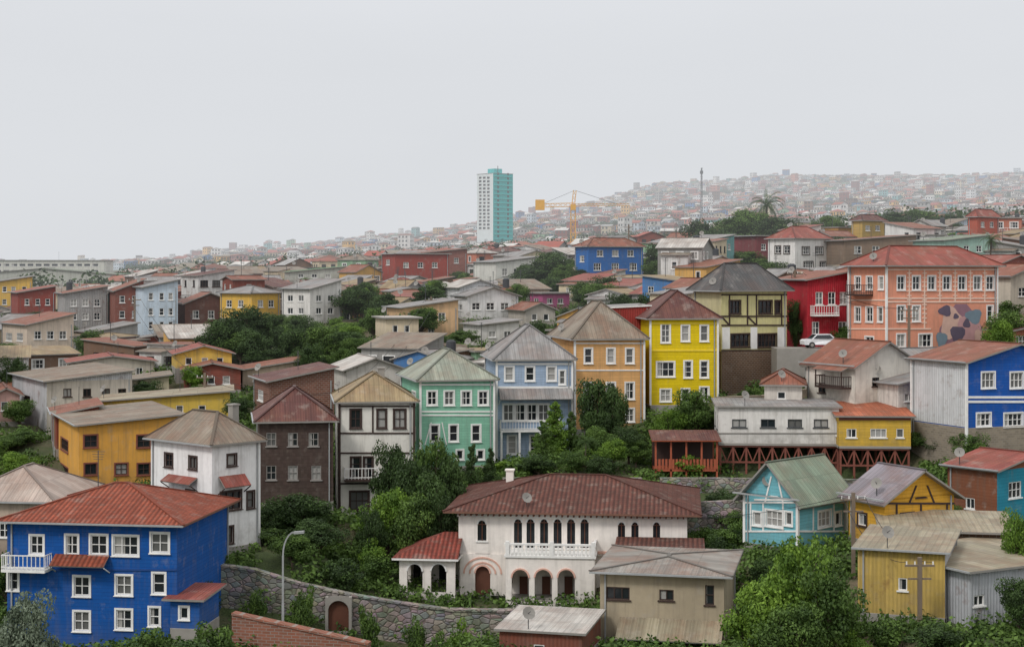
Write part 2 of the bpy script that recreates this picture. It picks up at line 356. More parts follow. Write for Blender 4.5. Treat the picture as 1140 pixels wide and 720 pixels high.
        for i in range(n+1): t=a+.02+(b-a-.08)*i/n; fr.box(s.tr,t,t+.045,dep-.05,dep-.01,z,z+hgt-.05,mat)
        for i in range(4): fr.box(s.tr,a+.01,a+.05,dep*i/4,dep*i/4+.04,z,z+hgt-.05,mat); fr.box(s.tr,b-.05,b-.01,dep*i/4,dep*i/4+.04,z,z+hgt-.05,mat)
        if roofy is not None:
            _,zr=s.pt(k,(x0+x1)/2,roofy)
            s.rb.slab([fr.p(a-.2,dep+.2,zr),fr.p(b+.2,dep+.2,zr),fr.p(b+.2,.0,zr+.5),fr.p(a-.2,.0,zr+.5)],.08,rm,DIRTY)
            for t in(a+.05,b-.13): fr.box(s.tr,t,t+.09,dep-.1,dep-.01,z,zr,mat)
    def awning(s,k,x0,x1,yt,yb,dep,mat):
        fr=s.fr[k]; a,zt=s.pt(k,x0,yt); b,_=s.pt(k,x1,yt); _,zb=s.pt(k,(x0+x1)/2,yb)
        s.rb.slab([fr.p(a,dep,zb),fr.p(b,dep,zb),fr.p(b,.0,zt),fr.p(a,.0,zt)],.08,mat,DIRTY)
        for t in(a,b): s.tr.bar(fr.p(t,dep-.05,zb-.02),fr.p(t,.02,zb-.5),.07,s.frm)
    def chimney(s,x,y,h=1.2,mat=None):
        z=s.H; s.tr.box(x-.3,x+.3,y-.3,y+.3,z,z+s.rise*.6+h,mat or CONC); s.tr.box(x-.38,x+.38,y-.38,y+.38,z+s.rise*.6+h,z+s.rise*.6+h+.12,mat or CONC)
    def antenna(s,x,y,h=2.2):
        z=s.H; s.tr.bar((x,y,z),(x,y,z+s.rise+h),.05,METAL)
        for i in range(4): s.tr.bar((x-.5+.05*i,y,z+s.rise+h-.18*i-.1),(x+.5-.05*i,y,z+s.rise+h-.18*i-.1),.03,METAL)
    def done(s):
        if s.H<20 and random.random()<.5: s.tr.dish((s.W*random.uniform(.2,.8),.1,s.H+1.1),DIRTY)
        s.wb.build('walls',s.root); s.rb.build('roof',s.root); s.wi.build('windows',s.root); s.tr.build('trim',s.root); return s
def g(xs,ys,w,h): return [(x,y,w,h) for x in xs for y in ys]
R_OR=roofmat(C(170,88,64),'tile',.3); R_DR=roofmat(C(104,62,56),'zinc',.3); R_BR=roofmat(C(118,72,60),'tile',.35)
R_RD=roofmat(C(160,84,72),'zinc',.35); R_GY=roofmat(C(156,154,152),'zinc',.25); R_GB=roofmat(C(146,134,118),'zinc',.4)
R_OC=roofmat(C(166,146,110),'zinc',.3); R_GG=roofmat(C(160,166,150),'zinc',.25); R_DG=roofmat(C(92,92,92),'zinc',.15)
R_KH=roofmat(C(168,158,134),'zinc',.35); R_GN=roofmat(C(136,152,130),'zinc',.25); R_RU=roofmat(C(152,92,72),'zinc',.6); R_LT=roofmat(C(206,200,192),'zinc',.3)
R_ORZ=roofmat(C(190,108,76),'zinc',.35)
# ------------------------------------------------------------- hero houses
h=House('blue_house',8,197,205,8,108,724,585,537,wallmat(C(22,90,170),'cl',.3),'hip',R_OR,
 [(140,607,27,21),(110,606,18,21),(80,606,13,21),(41,606,14,20),(91,652,17,21),(138,651,17,21),(177,649,13,22),(14,646,12,20),(91,691,17,21),(138,689,17,21),(172,686,11,20),(178,604,19,21)],D=11,sur=WH,ov=.7,fas=plain('fascia_brown',C(120,84,68)))
h.balcony('L',10,58,630,1.2); h.awning('L',62,122,617,628,1.1,R_OR); h.antenna(4,6); h.bars('L',[(62,634,197,634)],plain('blue_trim',C(16,66,130)),.12); h.done()
h=House('blue_annex',196,222,226,8,107,700,668,664,wallmat(C(28,96,176),'cl',.3),'shed',R_RD,[(205,682,9,13)],D=4,sur=WH); h.done()
h=House('beige_house',-50,58,62,6,128,620,560,517,wallmat(C(196,176,158),'st',.5),'hip',roofmat(C(190,172,160),'zinc',.3),[(25,590,12,16),(5,590,12,16)],D=10); h.done()
h=House('white_house',168,236,290,42,122,612,497,457,wallmat(C(240,238,236),'st',.3),'hip',R_GB,
 [(188,512,8,14),(197,556,9,20),(212,556,9,20),(203,597,14,18),(215,515,8,13)],[(257,557,22,20),(250,596,18,18),(258,512,9,12),(279,556,7,18)],frm=DKB,sur=DKB,ov=.4)
h.awning('L',188,220,528,537,.8,R_RD); h.awning('R',243,272,531,541,.8,R_RD); h.chimney(4,5); h.done()
h=House('dark_wooden_house',278,289,371,80,138,560,471,430,wallmat(C(88,72,66),'sh',.25),'hip',R_DR,
 [],[(302,489,11,15),(326,489,11,15),(349,489,11,15),(302,526,11,16),(352,526,11,16),(326,526,11,16)],D=None,W=9,frm=plain('grey_frame',C(150,145,140)),ov=.5); h.done()
h=House('white_timber_house',371,378,461,82,142,592,449,414,wallmat(C(232,228,218),'st',.35),'hip',R_OC,
 [],[(396,466,11,20),(425,466,9,20),(445,466,12,20),(396,520,10,22),(410,520,9,22),(440,523,10,18),(400,557,20,20),(440,560,12,18)],W=9,frm=DKB,sur=DKB,cb=DKB)
h.bars('R',[(378,452,461,452),(378,482,461,482),(378,504,461,504),(415,452,415,482),(378,538,461,538)],DKB,.14)
h.balcony('R',383,421,532,1.1,WH,DKB); h.chimney(3,4); h.done()
h=House('mint_green_house',455,468,550,76,150,520,425,388,wallmat(C(146,204,176),'cl',.25),'hip',R_GG,
 [(461,443,4,14),(461,482,4,14)],g([481,500,519,538],[443],10,15)+g([484,505,530],[482],9,18)+g([490,512,535],[506],7,10),W=10,D=None,sur=WH,cb=WH)
h.bars('R',[(468,428,550,428),(468,458,550,458),(468,462,550,462)],WH,.14); h.bars('R',[(473,495,480,470),(497,495,492,470)],WH,.1); h.done()
h=House('pale_blue_house',549,553,637,83,155,516,402,361,wallmat(C(170,190,214),'cl',.25),'hip',R_GY,
 [],g([567,590,614],[416],9,15)+[(566,459,11,18),(579,459,11,18),(592,459,11,18),(605,459,11,18),(626,420,6,15)]+g([570,595,618],[495],9,20),W=10,sur=WH,cb=WH)
h.awning('R',555,636,433,444,1.3,R_GY); h.balcony('R',556,622,478,1.0,WH)
h.bars('R',[(553,405,637,405),(553,431,637,431)],WH,.2)
for x in(557,577,600,620):
    t,z=h.pt('R',x,480); h.fr['R'].box(h.tr,t-.1,t+.1,.85,1.0,0,z,WH)
h.done()
h=House('orange_house',632,640,717,78,160,478,379,335,wallmat(C(234,180,118),'cl',.3),'pyr',R_GB,
 [],g([655,680,701],[396],8,16)+g([655,680,701],[435],9,18)+[(655,462,9,14),(701,462,9,14)],W=10,sur=WH,cb=WH)
h.bars('R',[(640,382,717,382),(640,412,717,412)],WH,.12); h.done()
h=House('red_firewall_house',676,681,724,86,168,440,343,341,wallmat(C(160,62,56),'co',.3),'shed',R_GY,[],[],W=9,ov=.15,fas=WH); h.done()
h=House('yellow_house',721,724,799,84,163,451,356,323,wallmat(C(238,208,26),'cl',.15),'hip',R_DR,
 [],[(741,371,9,20),(763,371,8,17),(784,371,8,17),(741,411,19,16),(766,411,8,18),(784,411,8,18),(741,440,11,13),(784,439,9,16),(763,440,8,14)],W=10,sur=WH,cb=WH)
h.bars('R',[(724,360,799,360),(724,390,799,390)],plain('yellow_trim',C(240,212,60)),.15); h.done()
h=House('half_timbered_house',772,803,876,58,170,440,325,293,wallmat(C(206,198,156),'st',.3),'hip',R_DG,
 [],[(818,342,12,14),(852,342,14,14),(866,342,6,14),(824,379,20,14),(854,379,20,14)],frm=DKB,sur=DKB,baseH=4.6,basem=wallmat(C(112,86,66),'br',.6),wallR=wallmat(C(214,206,150),'st',.3),ov=.6,gl=GL[0])
h.bars('R',[(803,328,876,328),(803,352,876,352),(803,362,876,362),(803,390,876,390),(812,328,812,362),(832,328,832,362),(842,328,842,362),(870,328,870,362),(803,352,812,362),(832,352,842,362)],DKB,.16)
h.bars('L',[(774,352,803,352)],DKB,.16)
fr=h.fr['R']
for xa,xb in((804,812.5),(835.5,843),(865.5,875)):
    a,z0=h.pt('R',xa,388.5); b,z1=h.pt('R',xb,364); fr.box(h.tr,a,b,.005,.02,z0,z1,WH)
h.done()
h=House('red_house',893,899,946,76,176,388,312,303,wallmat(C(186,46,58),'co',.2),'shed',R_RU,
 [],[(912,332,8,14),(926,332,8,14),(939,332,8,14),(908,365,8,14),(938,365,9,14)],W=9,frm=WH)
h.balcony('R',902,930,350,1.0,WH); h.done()
h=House('salmon_mansion',945,987,1110,62,170,398,297,274,wallmat(C(230,156,128),'st',.25),'hip',R_RD,
 [(955,315,6,14),(968,315,6,14),(981,315,5,14),(955,350,6,16),(968,350,7,16),(980,350,5,16),(968,382,9,14)],
 g([1003,1020,1037,1054,1071,1088,1102],[315],8,15)+g([1003,1020],[349],8,17)+[(1102,349,6,17),(1003,379,9,14),(1030,379,14,14)],sur=WH,ov=.7,cb=WH,found=4)
CT=plain('cream_trim',C(236,204,184))
h.bars('R',[(987,300,1110,300),(987,332,1110,332),(987,336,1110,336),(987,366,1036,366)]+[(x,300,x,(366 if x<1030 else 336)) for x in(1012,1029,1046,1063,1080,1096)],CT,.16)
for x in(1012,1029,1046,1063,1080,1096): h.bars('R',[(x-2.4,y,x+2.4,y) for y in range(304,364 if x<1030 else 334,5)],CT,.12)
h.bars('L',[(945,334,987,334),(945,366,987,366)],CT,.16)
# painted mural on the lower wall: flat paint patches
MU=[plain('mural_paint',C(*c)) for c in((150,112,124),(196,150,150),(98,86,104),(214,176,160),(120,138,150))]
fr=h.fr['R']
def mural(cx,cy,rx,ry,m,k,ph=0,n=14):
    P_=[]
    for i in range(n):
        a=i*2*math.pi/n; rr=1+.18*math.sin(3*a+ph); q=h.pt('R',cx+rx*rr*math.cos(a),cy+ry*rr*math.sin(a)); P_.append(fr.p(q[0],.012+.004*k,max(.1,q[1])))
    h.tr.poly(P_[::-1],m)
for i,a in enumerate([(1070,365,24,24,MU[0]),(1060,360,13,18,MU[3]),(1078,368,13,16,MU[1]),(1066,372,8,10,MU[2]),(1084,352,9,8,MU[4]),(1052,346,7,6,MU[2]),(1076,360,4,5,MU[2]),(1064,352,3,3,MU[2]),(1090,376,6,9,MU[3]),(1048,378,6,9,MU[4])]): mural(*a,i,i)
h.balcony('L',950,972,327,1.1,DKB); h.done()
h=House('white_gable_house',898,952,1022,62,150,450,408,380,wallmat(C(230,224,212),'st',.35),'gx',R_RU,
 [(915,432,8,10)],[(975,425,8,10),(1000,425,8,10)],frm=DKB,ov=.5); h.balcony('L',918,948,428,1.2,DKB,roofy=412,rm=R_RU); h.done()
h=House('white_annex_house',985,1000,1042,70,148,470,428,418,wallmat(C(220,216,208),'st',.5),'shed',R_GY,[],[(1015,442,16,9)],W=6); h.done()
h=House('terracotta_roof_house',851,893,897,10,152,452,430,411,wallmat(C(224,216,206),'st',.4),'hip',R_RU,[(870,440,9,8)],D=6); h.done()
def stilts(h,k,x0,x1,yb,n,mat):
    fr=h.fr[k]; a,_=h.pt(k,x0,400); b,zb=h.pt(k,x1,yb)
    for i in range(n+1):
        t=a+(b-a)*i/n; fr.box(h.tr,t-.09,t+.09,-.3,-.12,zb-2,-.02,mat); fr.box(h.tr,t-.09,t+.09,-3.2,-3.,zb-2,-.02,mat)
        if i<n:
            t2=a+(b-a)*(i+1)/n; h.tr.bar(fr.p(t,-.2,-.3),fr.p((t+t2)/2,-.2,-1.7),.1,mat); h.tr.bar(fr.p(t2,-.2,-.3),fr.p((t+t2)/2,-.2,-1.7),.1,mat)
    fr.box(h.tr,a,b,-.35,-.05,-.35,-.03,mat); fr.box(h.tr,a,b,-.3,-.1,-1.8,-1.65,mat)
def unanchor(n=7,dz=0):
    for i in range(1,n+1):
        x,y,z=ANCH[-i]; ANCH[-i]=(x,y,z+dz)
h=House('white_stilt_house',800,934,938,4,146,494,454,449,wallmat(C(228,224,218),'st',.35),'shed',R_GY,
 g([823,855,885,914],[471],16,9),D=7,ov=.3,frm=METAL,found=.2,pipe=False)
unanchor(7,-3.4); BB.append((800,1014,490,526,144.5)); stilts(h,'L',802,933,530,9,RB); h.bars('L',[(800,482,934,482)],DIRTY,.1); h.done()
h=House('yellow_stilt_house',934,1014,1018,3,144,497,464,449,wallmat(C(226,184,74),'cl',.25),'shed',R_ORZ,
 g([948],[482],11,10)+[(978,482,18,10),(1002,482,8,10)],D=7,ov=.4,found=.2,pipe=False)
unanchor(7,-3.2); stilts(h,'L',936,1012,530,5,RB); h.bars('L',[(934,466,1014,466)],RB,.25); h.done()
h=House('blue_white_house',1056,1076,1190,66,140,505,404,382,wallmat(C(30,92,180),'cl',.2),'gx',R_RU,
 [],[(1100,423,14,17),(1132,423,14,17),(1095,467,15,14),(1128,467,20,14),(1160,467,16,14)],sur=WH,cb=WH,baseH=2.2,basem=wallmat(C(150,138,120),'br',.5),W=7.5)
fr=h.fr['L']; fr.box(h.tr,.0,h.W,.004,.03,2.3,h.H-.02,wallmat(C(226,226,226),'co',.3))
h.bars('R',[(1076,442,1190,442),(1076,447,1190,447)],WH,.2); h.done()
h=House('brown_teal_house',1055,1110,1190,52,126,600,524,503,wallmat(C(140,88,64),'cl',.5),'gx',R_RD,
 [(1080,560,10,12)],[(1130,545,14,18)],wallR=wallmat(C(50,150,176),'cl',.3)); h.done()
h=House('teal_chalet',829,888,942,45,118,612,556,512,wallmat(C(126,196,208),'cl',.25),'gy',R_GN,
 [(862,577,18,17),(843,577,8,14),(878,577,7,14),(862,547,8,9)],[(918,577,14,17),(933,577,6,14)],sur=WH,cb=WH,ov=.6)
h.bars('L',[(829,559,888,559),(829,591,888,591),(836,591,836,559),(850,591,850,559),(872,591,872,559),(852,559,859,530),(872,559,866,530),(840,556,884,556)],WH,.13)
h.bars('R',[(888,559,942,559),(888,591,942,591),(905,591,905,559),(928,591,928,559)],WH,.13); h.done()
h=House('yellow_chalet',945,985,1062,62,116,606,557,521,wallmat(C(230,174,62),'cl',.25),'gx',roofmat(C(150,142,148),'zinc',.35),
 [(960,578,9,13)],[(1010,580,13,17),(1040,580,12,15),(1025,548,9,9)],frm=WH,sur=DKB,ov=.6)
h.bars('R',[(985,560,1062,560),(985,594,1062,594),(998,594,998,560),(1025,594,1025,560),(1054,594,1054,560),(1012,560,1020,540),(1040,560,1032,540)],DKB,.14); h.done()
h=House('khaki_roof_house',985,1128,1140,10,110,625,594,572,wallmat(C(120,92,72),'br',.4),'shed',R_KH,g([1010,1050,1090],[606],12,12),D=7); h.done()
h=House('ochre_box_house',955,1052,1068,20,100,688,616,600,wallmat(C(210,178,98),'co',.35),'shed',R_KH,[(1005,650,10,14)],D=8,wallR=wallmat(C(190,190,192),'co',.3),ov=.35); h.done()
h=House('grey_corrugated_house',1040,1080,1200,62,99,700,637,612,wallmat(C(196,198,202),'co',.35),'shedx',R_KH,[],[(1090,668,12,12)],W=8,ov=.4); h.done()
h=House('khaki_two_storey_house',668,806,826,12,104,726,642,618,wallmat(C(176,162,138),'st',.4),'hip',roofmat(C(156,150,142),'zinc',.45),
 [(688,660,26,14),(790,662,10,22),(742,662,16,12)],D=9,frm=DKB,ov=.6)
h.awning('L',690,806,687,706,2.2,R_KH); h.done()
h=House('rusty_shed',556,648,662,14,99,735,706,686,wallmat(C(150,86,68),'co',.5),'shed',R_LT,[(600,722,12,10)],D=6,ov=.3); h.done()
h=House('red_tile_annex',690,778,786,6,117,640,617,604,wallmat(C(206,190,170),'st',.4),'shed',R_BR,[],D=5); h.done()
# ------------------------------------------------------------- mansion
MW=wallmat(C(242,234,226),'st',.2); PINK=plain('pink_trim',C(222,176,158)); 
h=House('white_mansion',511,765,772,6,123,666,573,528,MW,'hip',R_BR,
 [(707,636,14,16),(740,636,14,16)],D=13,ov=1.1,frm=WH,pipe=False,fas=plain('fascia_brown',C(120,84,68)))
fr=h.fr['L']
def AW(x,yb,ys,w): 
    t,z0=h.pt('L',x,yb); _,z1=h.pt('L',x,ys); t2,_=h.pt('L',x+w,yb); return (t,t2-t,z0,z1)
def t_(x): return h.pt('L',x,600)[0]
zf=h.pt('L',600,612)[1]
archs=[AW(537,601,583,10)]+[AW(x,609,581,9) for x in(577,591,606,621,636,651)]+[AW(x,612,584,8) for x in(692,707,731)]
archwall(h.tr,fr,.0,h.W,zf-.3,h.H-.02,archs,MW,th=.22,n=.26,fill=GL[0],trim=WH)
for tc,w,z0,z1 in archs:
    fr.box(h.tr,tc-.03,tc+.03,.12,.18,z0,z1+w/2,DOOR); fr.box(h.tr,tc-w/2,tc+w/2,.12,.17,z1-.04,z1+.04,DOOR)
    fr.box(h.tr,tc-w/2-.12,tc+w/2+.12,.262,.36,z0-.1,z0,WH)
a,b=t_(567),t_(664); n=2.6
arc=[]
for x in(583,608,633): t,w,z0,z1=AW(x,664,636,19); arc.append((t,w,0,z1))
archwall(h.tr,fr,a,b,-1,zf-.12,arc,MW,th=.3,n=n,trim=PINK)
fr.box(h.tr,a-.1,b+.1,.27,n+.12,zf-.12,zf+.05,WH)
fr.box(h.tr,b-.3,b,.05,n-.3,0,zf-.12,MW); fr.box(h.tr,a,a+.3,.05,n-.3,1.,zf-.12,MW)
fr.box(h.tr,a,b,.06,n-.3,.02,.12,CONC)
for x in(583,608,633):
    t,w,z0,z1=AW(x,664,641,9); fr.box(h.tr,t-w/2,t+w/2,.06,.1,.1,z1,DOOR)
zt=zf+.05
for i in range(int((b-a)/.3)+1):
    t=a+.3*i; fr.box(h.tr,t,t+.12,n-.08,n+.04,zt,zt+.75,WH)
fr.box(h.tr,a-.1,b+.1,n-.12,n+.1,zt+.75,zt+.9,WH)
for tt in(a,a+(b-a)/2,b-.25): fr.box(h.tr,tt,tt+.28,n-.14,n+.12,zt,zt+1.05,WH)
for i in range(9): fr.box(h.tr,b-.1,b,.3+i*.28,.4+i*.28,zt,zt+.75,WH)
fr.box(h.tr,b-.15,b+.05,.3,n-.12,zt+.75,zt+.9,WH)
tE,wE,_,zs=AW(538,664,637,17)
archwall(h.tr,fr,t_(513),t_(566),0,zf-.31,[(tE,wE,0,zs)],MW,th=.35,n=.4,fill=DOOR,trim=PINK)
for r in(1.0,1.45):
    pr=None
    for i in range(13):
        p=fr.p(tE-r*math.cos(math.pi*i/12),.43,zs+r*.85*math.sin(math.pi*i/12))
        if pr is not None and p.z<zf-.2: h.tr.bar(pr,p,.07,PINK,.12)
        pr=p
fr.box(h.tr,-.1,h.W,.262,.36,h.H-.35,h.H-.02,WH)
fr.box(h.tr,t_(665),h.W,.262,.33,zf-.15,zf+.05,PINK)
for i in range(40): fr.box(h.tr,h.W*i/40+.1,h.W*i/40+.22,.37,.95,h.H-.18,h.H-.03,DOOR)
R_OR2=roofmat(C(156,78,64),'tile',.3)
def pav():
    x0,x1=t_(450),t_(511); y=2.2; zt=h.pt('L',480,617)[1]
    ar=[]
    for x in(467,493): t,w,_,z1=AW(x,660,630,17); ar.append((t,w,.5,z1))
    archwall(h.tr,fr,x0,x1,-1.5,zt,ar,MW,th=.3,n=y,trim=WH)
    f2=Fr(fr.p(x0,-3,0)[:2],(0,-1),(-1,0),5.2)
    archwall(h.tr,f2,0,4.9,-1.5,zt,[(2.5,1.6,.5,z1)],MW,th=.3,n=0)
    fr.box(h.tr,x0,x1,-3,-2.7,-1.5,zt,MW); fr.box(h.tr,x0+.3,x1,-2.7,y-.3,.1,.3,CONC)
    for xx in(-1.1,1.1): fr.box(h.tr,(x0+x1)/2+xx-.9,(x0+x1)/2+xx-.2,-2.69,-2.6,.4,2.6,GL[0])
    ov=.5; zr=h.pt('L',480,598)[1]+.4
    P=[fr.p(x0-ov,y+ov,zt),fr.p(x1+.3,y+ov,zt),fr.p(x1+.3,-3.2,zt),fr.p(x0-ov,-3.2,zt)]; A=fr.p(x1-1.2,-.5,zr);B=fr.p(x1+.3,-.5,zr)
    up=Vector((0,0,.15)); Q=[p+up for p in P]
    def fc(pts):
        e=(pts[1]-pts[0]).normalized(); h.rb.poly(pts,R_OR2,[((p-pts[0]).dot(e),((p-pts[0])-e*(p-pts[0]).dot(e)).length) for p in pts])
    fc([Q[0],Q[1],B,A]); fc([Q[3],Q[0],A]); fc([Q[2],Q[3],A,B])
    for i in range(4): j=(i+1)%4; h.rb.poly([P[i],P[j],Q[j],Q[i]],WH)
    h.rb.poly(P[::-1],WH)
pav(); h.chimney(3,9,.8,MW); BB.append((448,512,597,664,120)); h.done()
# ------------------------------------------------------------- mid houses
def S(name,xl,xc,xr,th,d,yb,ye,yp,col,kind,rk,rm,wl=(),wr=(),**k):
    hh=House(name,xl,xc,xr,th,d,yb,ye,yp,wallmat(col,kind,.35),rk,rm,wl,wr,**k)
    if random.random()<.5: hh.antenna(hh.W*.4,hh.D*.6,1.6)
    return hh.done()
S('yellow_building',60,88,202,66,145,545,474,462,C(222,164,76),'st','shed',R_GB,[(72,495,8,12),(72,525,8,12)],g([101,160,184],[491],14,13)+g([101,135,160],[522],13,12),frm=DKB,sur=RB)
S('grey_white_house',14,52,147,60,172,492,425,413,C(218,218,220),'co','shed',R_GB,[(30,445,7,10)],g([75,97,118,136],[437],9,9)+g([70,100],[462],8,10),frm=DKB,wallR=wallmat(C(208,198,184),'st',.5))
S('long_yellow_house',103,112,256,80,163,475,447,436,C(216,184,84),'st','shed',R_KH,[],g([125,150,175,200,225],[455],8,8),W=8)
S('red_roof_house',58,78,172,72,195,425,404,395,C(200,190,176),'st','gx',R_RD,[],g([95,115,135,155],[413],8,8),W=8)
S('yellow_red_roof_house',183,196,258,74,192,410,394,384,C(226,188,90),'st','gx',R_RD,[],g([210,228,245],[402],7,8),W=7)
S('dark_red_house',195,205,268,78,186,435,412,403,C(150,84,72),'cl','gx',R_RU,[],g([215,235,252],[423],8,9),W=7)
S('rust_roof_house',262,270,338,78,190,432,412,401,C(190,170,150),'st','shed',R_RU,[],g([285,305,325],[420],7,8),W=8)
S('brown_house',283,300,372,70,160,465,425,410,C(128,84,68),'br','shed',R_DR,[(290,440,6,12)],g([315,340],[445],9,12),W=8)
S('pale_grey_roof_house',372,385,450,72,172,440,412,397,C(205,200,192),'st','gx',R_LT,[],g([400,430],[425],8,9),W=8)
S('beige_apartment_house',2,30,82,55,225,392,362,350,C(220,202,184),'st','shed',R_RU,g([10,22],[375],7,9),g([42,56,70],[373],8,9))
S('yellow_apartment',-20,-5,36,70,300,350,314,308,C(230,186,90),'st','shed',R_GY,[],g([5,15,27],[322,336],5,6),W=10)
S('dark_red_apartment',8,20,62,66,262,355,326,319,C(150,70,60),'st','shed',R_RD,[],g([30,42,53],[336],5,7),W=9)
S('grey_terrace_house',60,72,120,68,250,375,327,319,C(178,176,174),'co','shed',R_RU,[],g([82,95,108],[337,352],7,8),W=9)
S('rust_terrace_house',118,128,160,70,246,378,324,312,C(138,82,70),'st','shed',R_RU,[],g([136,150],[333,350],6,8),W=9)
S('pale_blue_terrace_house',150,160,198,68,240,382,320,312,C(200,214,226),'st','shed',R_GY,[],g([168,180,190],[330,347,362],5,8),W=9,frm=WH)
S('dark_brown_house',196,206,262,70,245,375,338,326,C(116,78,68),'cl','gx',R_RU,[],g([218,235,250],[350],7,9),W=8)
S('orange_grey_roof_house',245,280,312,40,240,355,327,318,C(230,184,80),'st','hip',R_GY,g([255,268],[338],6,8),g([290,302],[338],6,8))
S('white_duplex_house',314,345,380,45,235,360,322,312,C(230,226,220),'st','shed',R_GY,g([323,335],[332,346],6,7),g([355,368],[332,346],6,7))
S('white_terrace_house',506,520,577,62,230,355,330,320,C(234,232,230),'st','gx',R_GY,[(512,342,5,7)],g([530,546,562],[341],9,8))
S('white_terrace_house',498,512,556,66,236,335,320,312,C(230,230,230),'st','gx',R_LT,[],g([525,542],[328],7,6),W=7)
S('orange_beige_house',438,448,510,70,215,378,343,334,C(228,188,144),'st','shed',R_GY,[],g([458,475,492],[352],8,8)+g([460,480],[367],7,7),W=8)
S('cream_house',420,430,466,74,205,380,355,350,C(222,204,176),'st','flat',R_LT,[],g([440,453],[366],6,8),W=7)
S('grey_white_low_house',525,535,578,70,205,385,362,357,C(216,212,206),'st','shed',R_GY,[],g([548,565],[372],8,7),W=7)
S('magenta_house',590,604,634,55,260,345,327,320,C(186,92,140),'st','flat',R_GY,[(597,335,5,6)],g([612,624],[335],6,6))
S('rust_roof_low_house',575,585,618,70,225,362,345,337,C(190,182,172),'st','gx',R_RU,[],g([595,608],[353],6,7),W=7)
S('red_block_house',425,440,500,66,330,316,283,280,C(160,70,60),'st','flat',R_RU,[(432,292,4,6)],g([452,468,484],[295],6,6))
S('brick_block_house',455,470,520,66,350,308,282,277,C(150,84,70),'br','shed',R_RU,[],g([480,495,508],[290],5,6),W=9)
S('blue_hillside_house',640,655,716,62,290,316,275,265,C(56,118,192),'cl','hip',R_RU,[(648,288,5,7)],g([668,685,702],[282],7,7)+g([665,685,705],[297],8,8))
S('white_green_house',540,552,600,60,310,320,292,286,C(222,220,212),'st','shed',R_GY,[],g([562,575,588],[303],6,8),W=9)
S('white_red_roof_house',855,885,924,48,270,312,266,252,C(236,232,228),'st','hip',R_RD,[(866,278,6,8),(876,278,6,8)],[(897,279,8,8),(912,279,8,8),(900,295,10,7),(916,295,6,7)],sur=DKB)
S('maroon_house',833,842,870,60,290,302,263,258,C(128,66,70),'st','flat',R_RU,[],g([850,862],[275],5,7),W=8)
S('yellow_hilltop_house',948,960,986,50,320,275,246,239,C(200,168,96),'cl','hip',R_DR,[],g([966,977],[254],5,6))
S('brown_long_house',928,940,1020,72,270,295,268,262,C(150,128,110),'cl','shed',R_RU,[],g([955,975,995],[278],8,8),W=9)
S('red_yellow_hilltop_house',1078,1088,1112,50,300,266,242,233,C(192,96,76),'st','hip',R_RD,[],g([1094,1104],[250],4,6))
S('teal_roof_house',1040,1052,1102,66,255,292,268,262,C(174,206,192),'st','shed',R_GN,[],g([1062,1076,1090],[277],6,7),W=8)
S('cream_red_roof_house',1112,1125,1180,62,190,352,308,295,C(206,196,180),'st','gx',R_RU,[],g([1138,1155],[325],8,10),W=8)
S('red_brick_house',1090,1108,1160,60,215,332,296,285,C(152,78,64),'br','gx',R_RD,[],g([1120,1140],[308],7,9),W=8)
S('long_warehouse',-60,-40,132,82,420,324,306,299,C(190,190,180),'st','gx',R_GN,[],g([0,20,40,60,80,100],[313],8,4),W=24)
S('port_office_building',-60,-30,118,82,560,318,290,285,C(214,212,202),'st','flat',R_GN,[],g(list(range(-20,112,9)),[295],7,3)+g(list(range(-20,112,9)),[302],7,3),W=24,mull=False,gl=GL[0])
S('olive_house',130,140,188,76,182,445,424,418,C(190,180,150),'st','shed',R_GB,[],g([152,170],[432],7,8),W=7)
S('rust_red_house',52,62,110,72,156,500,462,452,C(146,82,68),'co','shed',R_RU,[],g([75],[475],9,11),W=8)
S('pink_cottage',-20,-8,22,70,172,470,440,430,C(206,164,154),'st','gx',R_RU,[],g([5],[452],8,10),W=8)
S('green_roof_long_house',310,322,385,76,330,312,303,297,C(200,200,190),'st','shed',roofmat(C(96,150,96),'zinc',.1),[],g([335,350,365],[307],6,4),W=9)
h=House('teal_tower',531,549,571,52,900,270,193,187,wallmat(C(220,228,228),'st',.1),'flat',plain('tower_cap',C(70,180,180)),
 g([534.5,539,543.5],[198+4.0*i for i in range(15)],3.2,2.4),[],wallR=wallmat(C(16,172,170),'st',.1),mull=False,ov=.2,gl=GL[0],pipe=False)
frR=h.fr['R']
for i in range(15): frR.box(h.tr,0.5,h.D-.5,.01,.4,2+h.H*i/15.5,2.25+h.H*i/15.5,plain('tower_band',C(70,200,196)))
for tt in(.25,.75):
    for i in range(15): frR.box(h.tr,h.D*tt-.6,h.D*tt+.6,.02,.1,3+h.H*i/15.5,4.2+h.H*i/15.5,GL[0])
h.tr.box(h.W*.3,h.W*.7,h.D*.3,h.D*.7,h.H+.2,h.H+3,plain('tower_cap',C(70,180,180))); h.tr.bar((h.W*.8,h.D*.4,h.H),(h.W*.8,h.D*.4,h.H+4.5),.25,METAL); h.done()
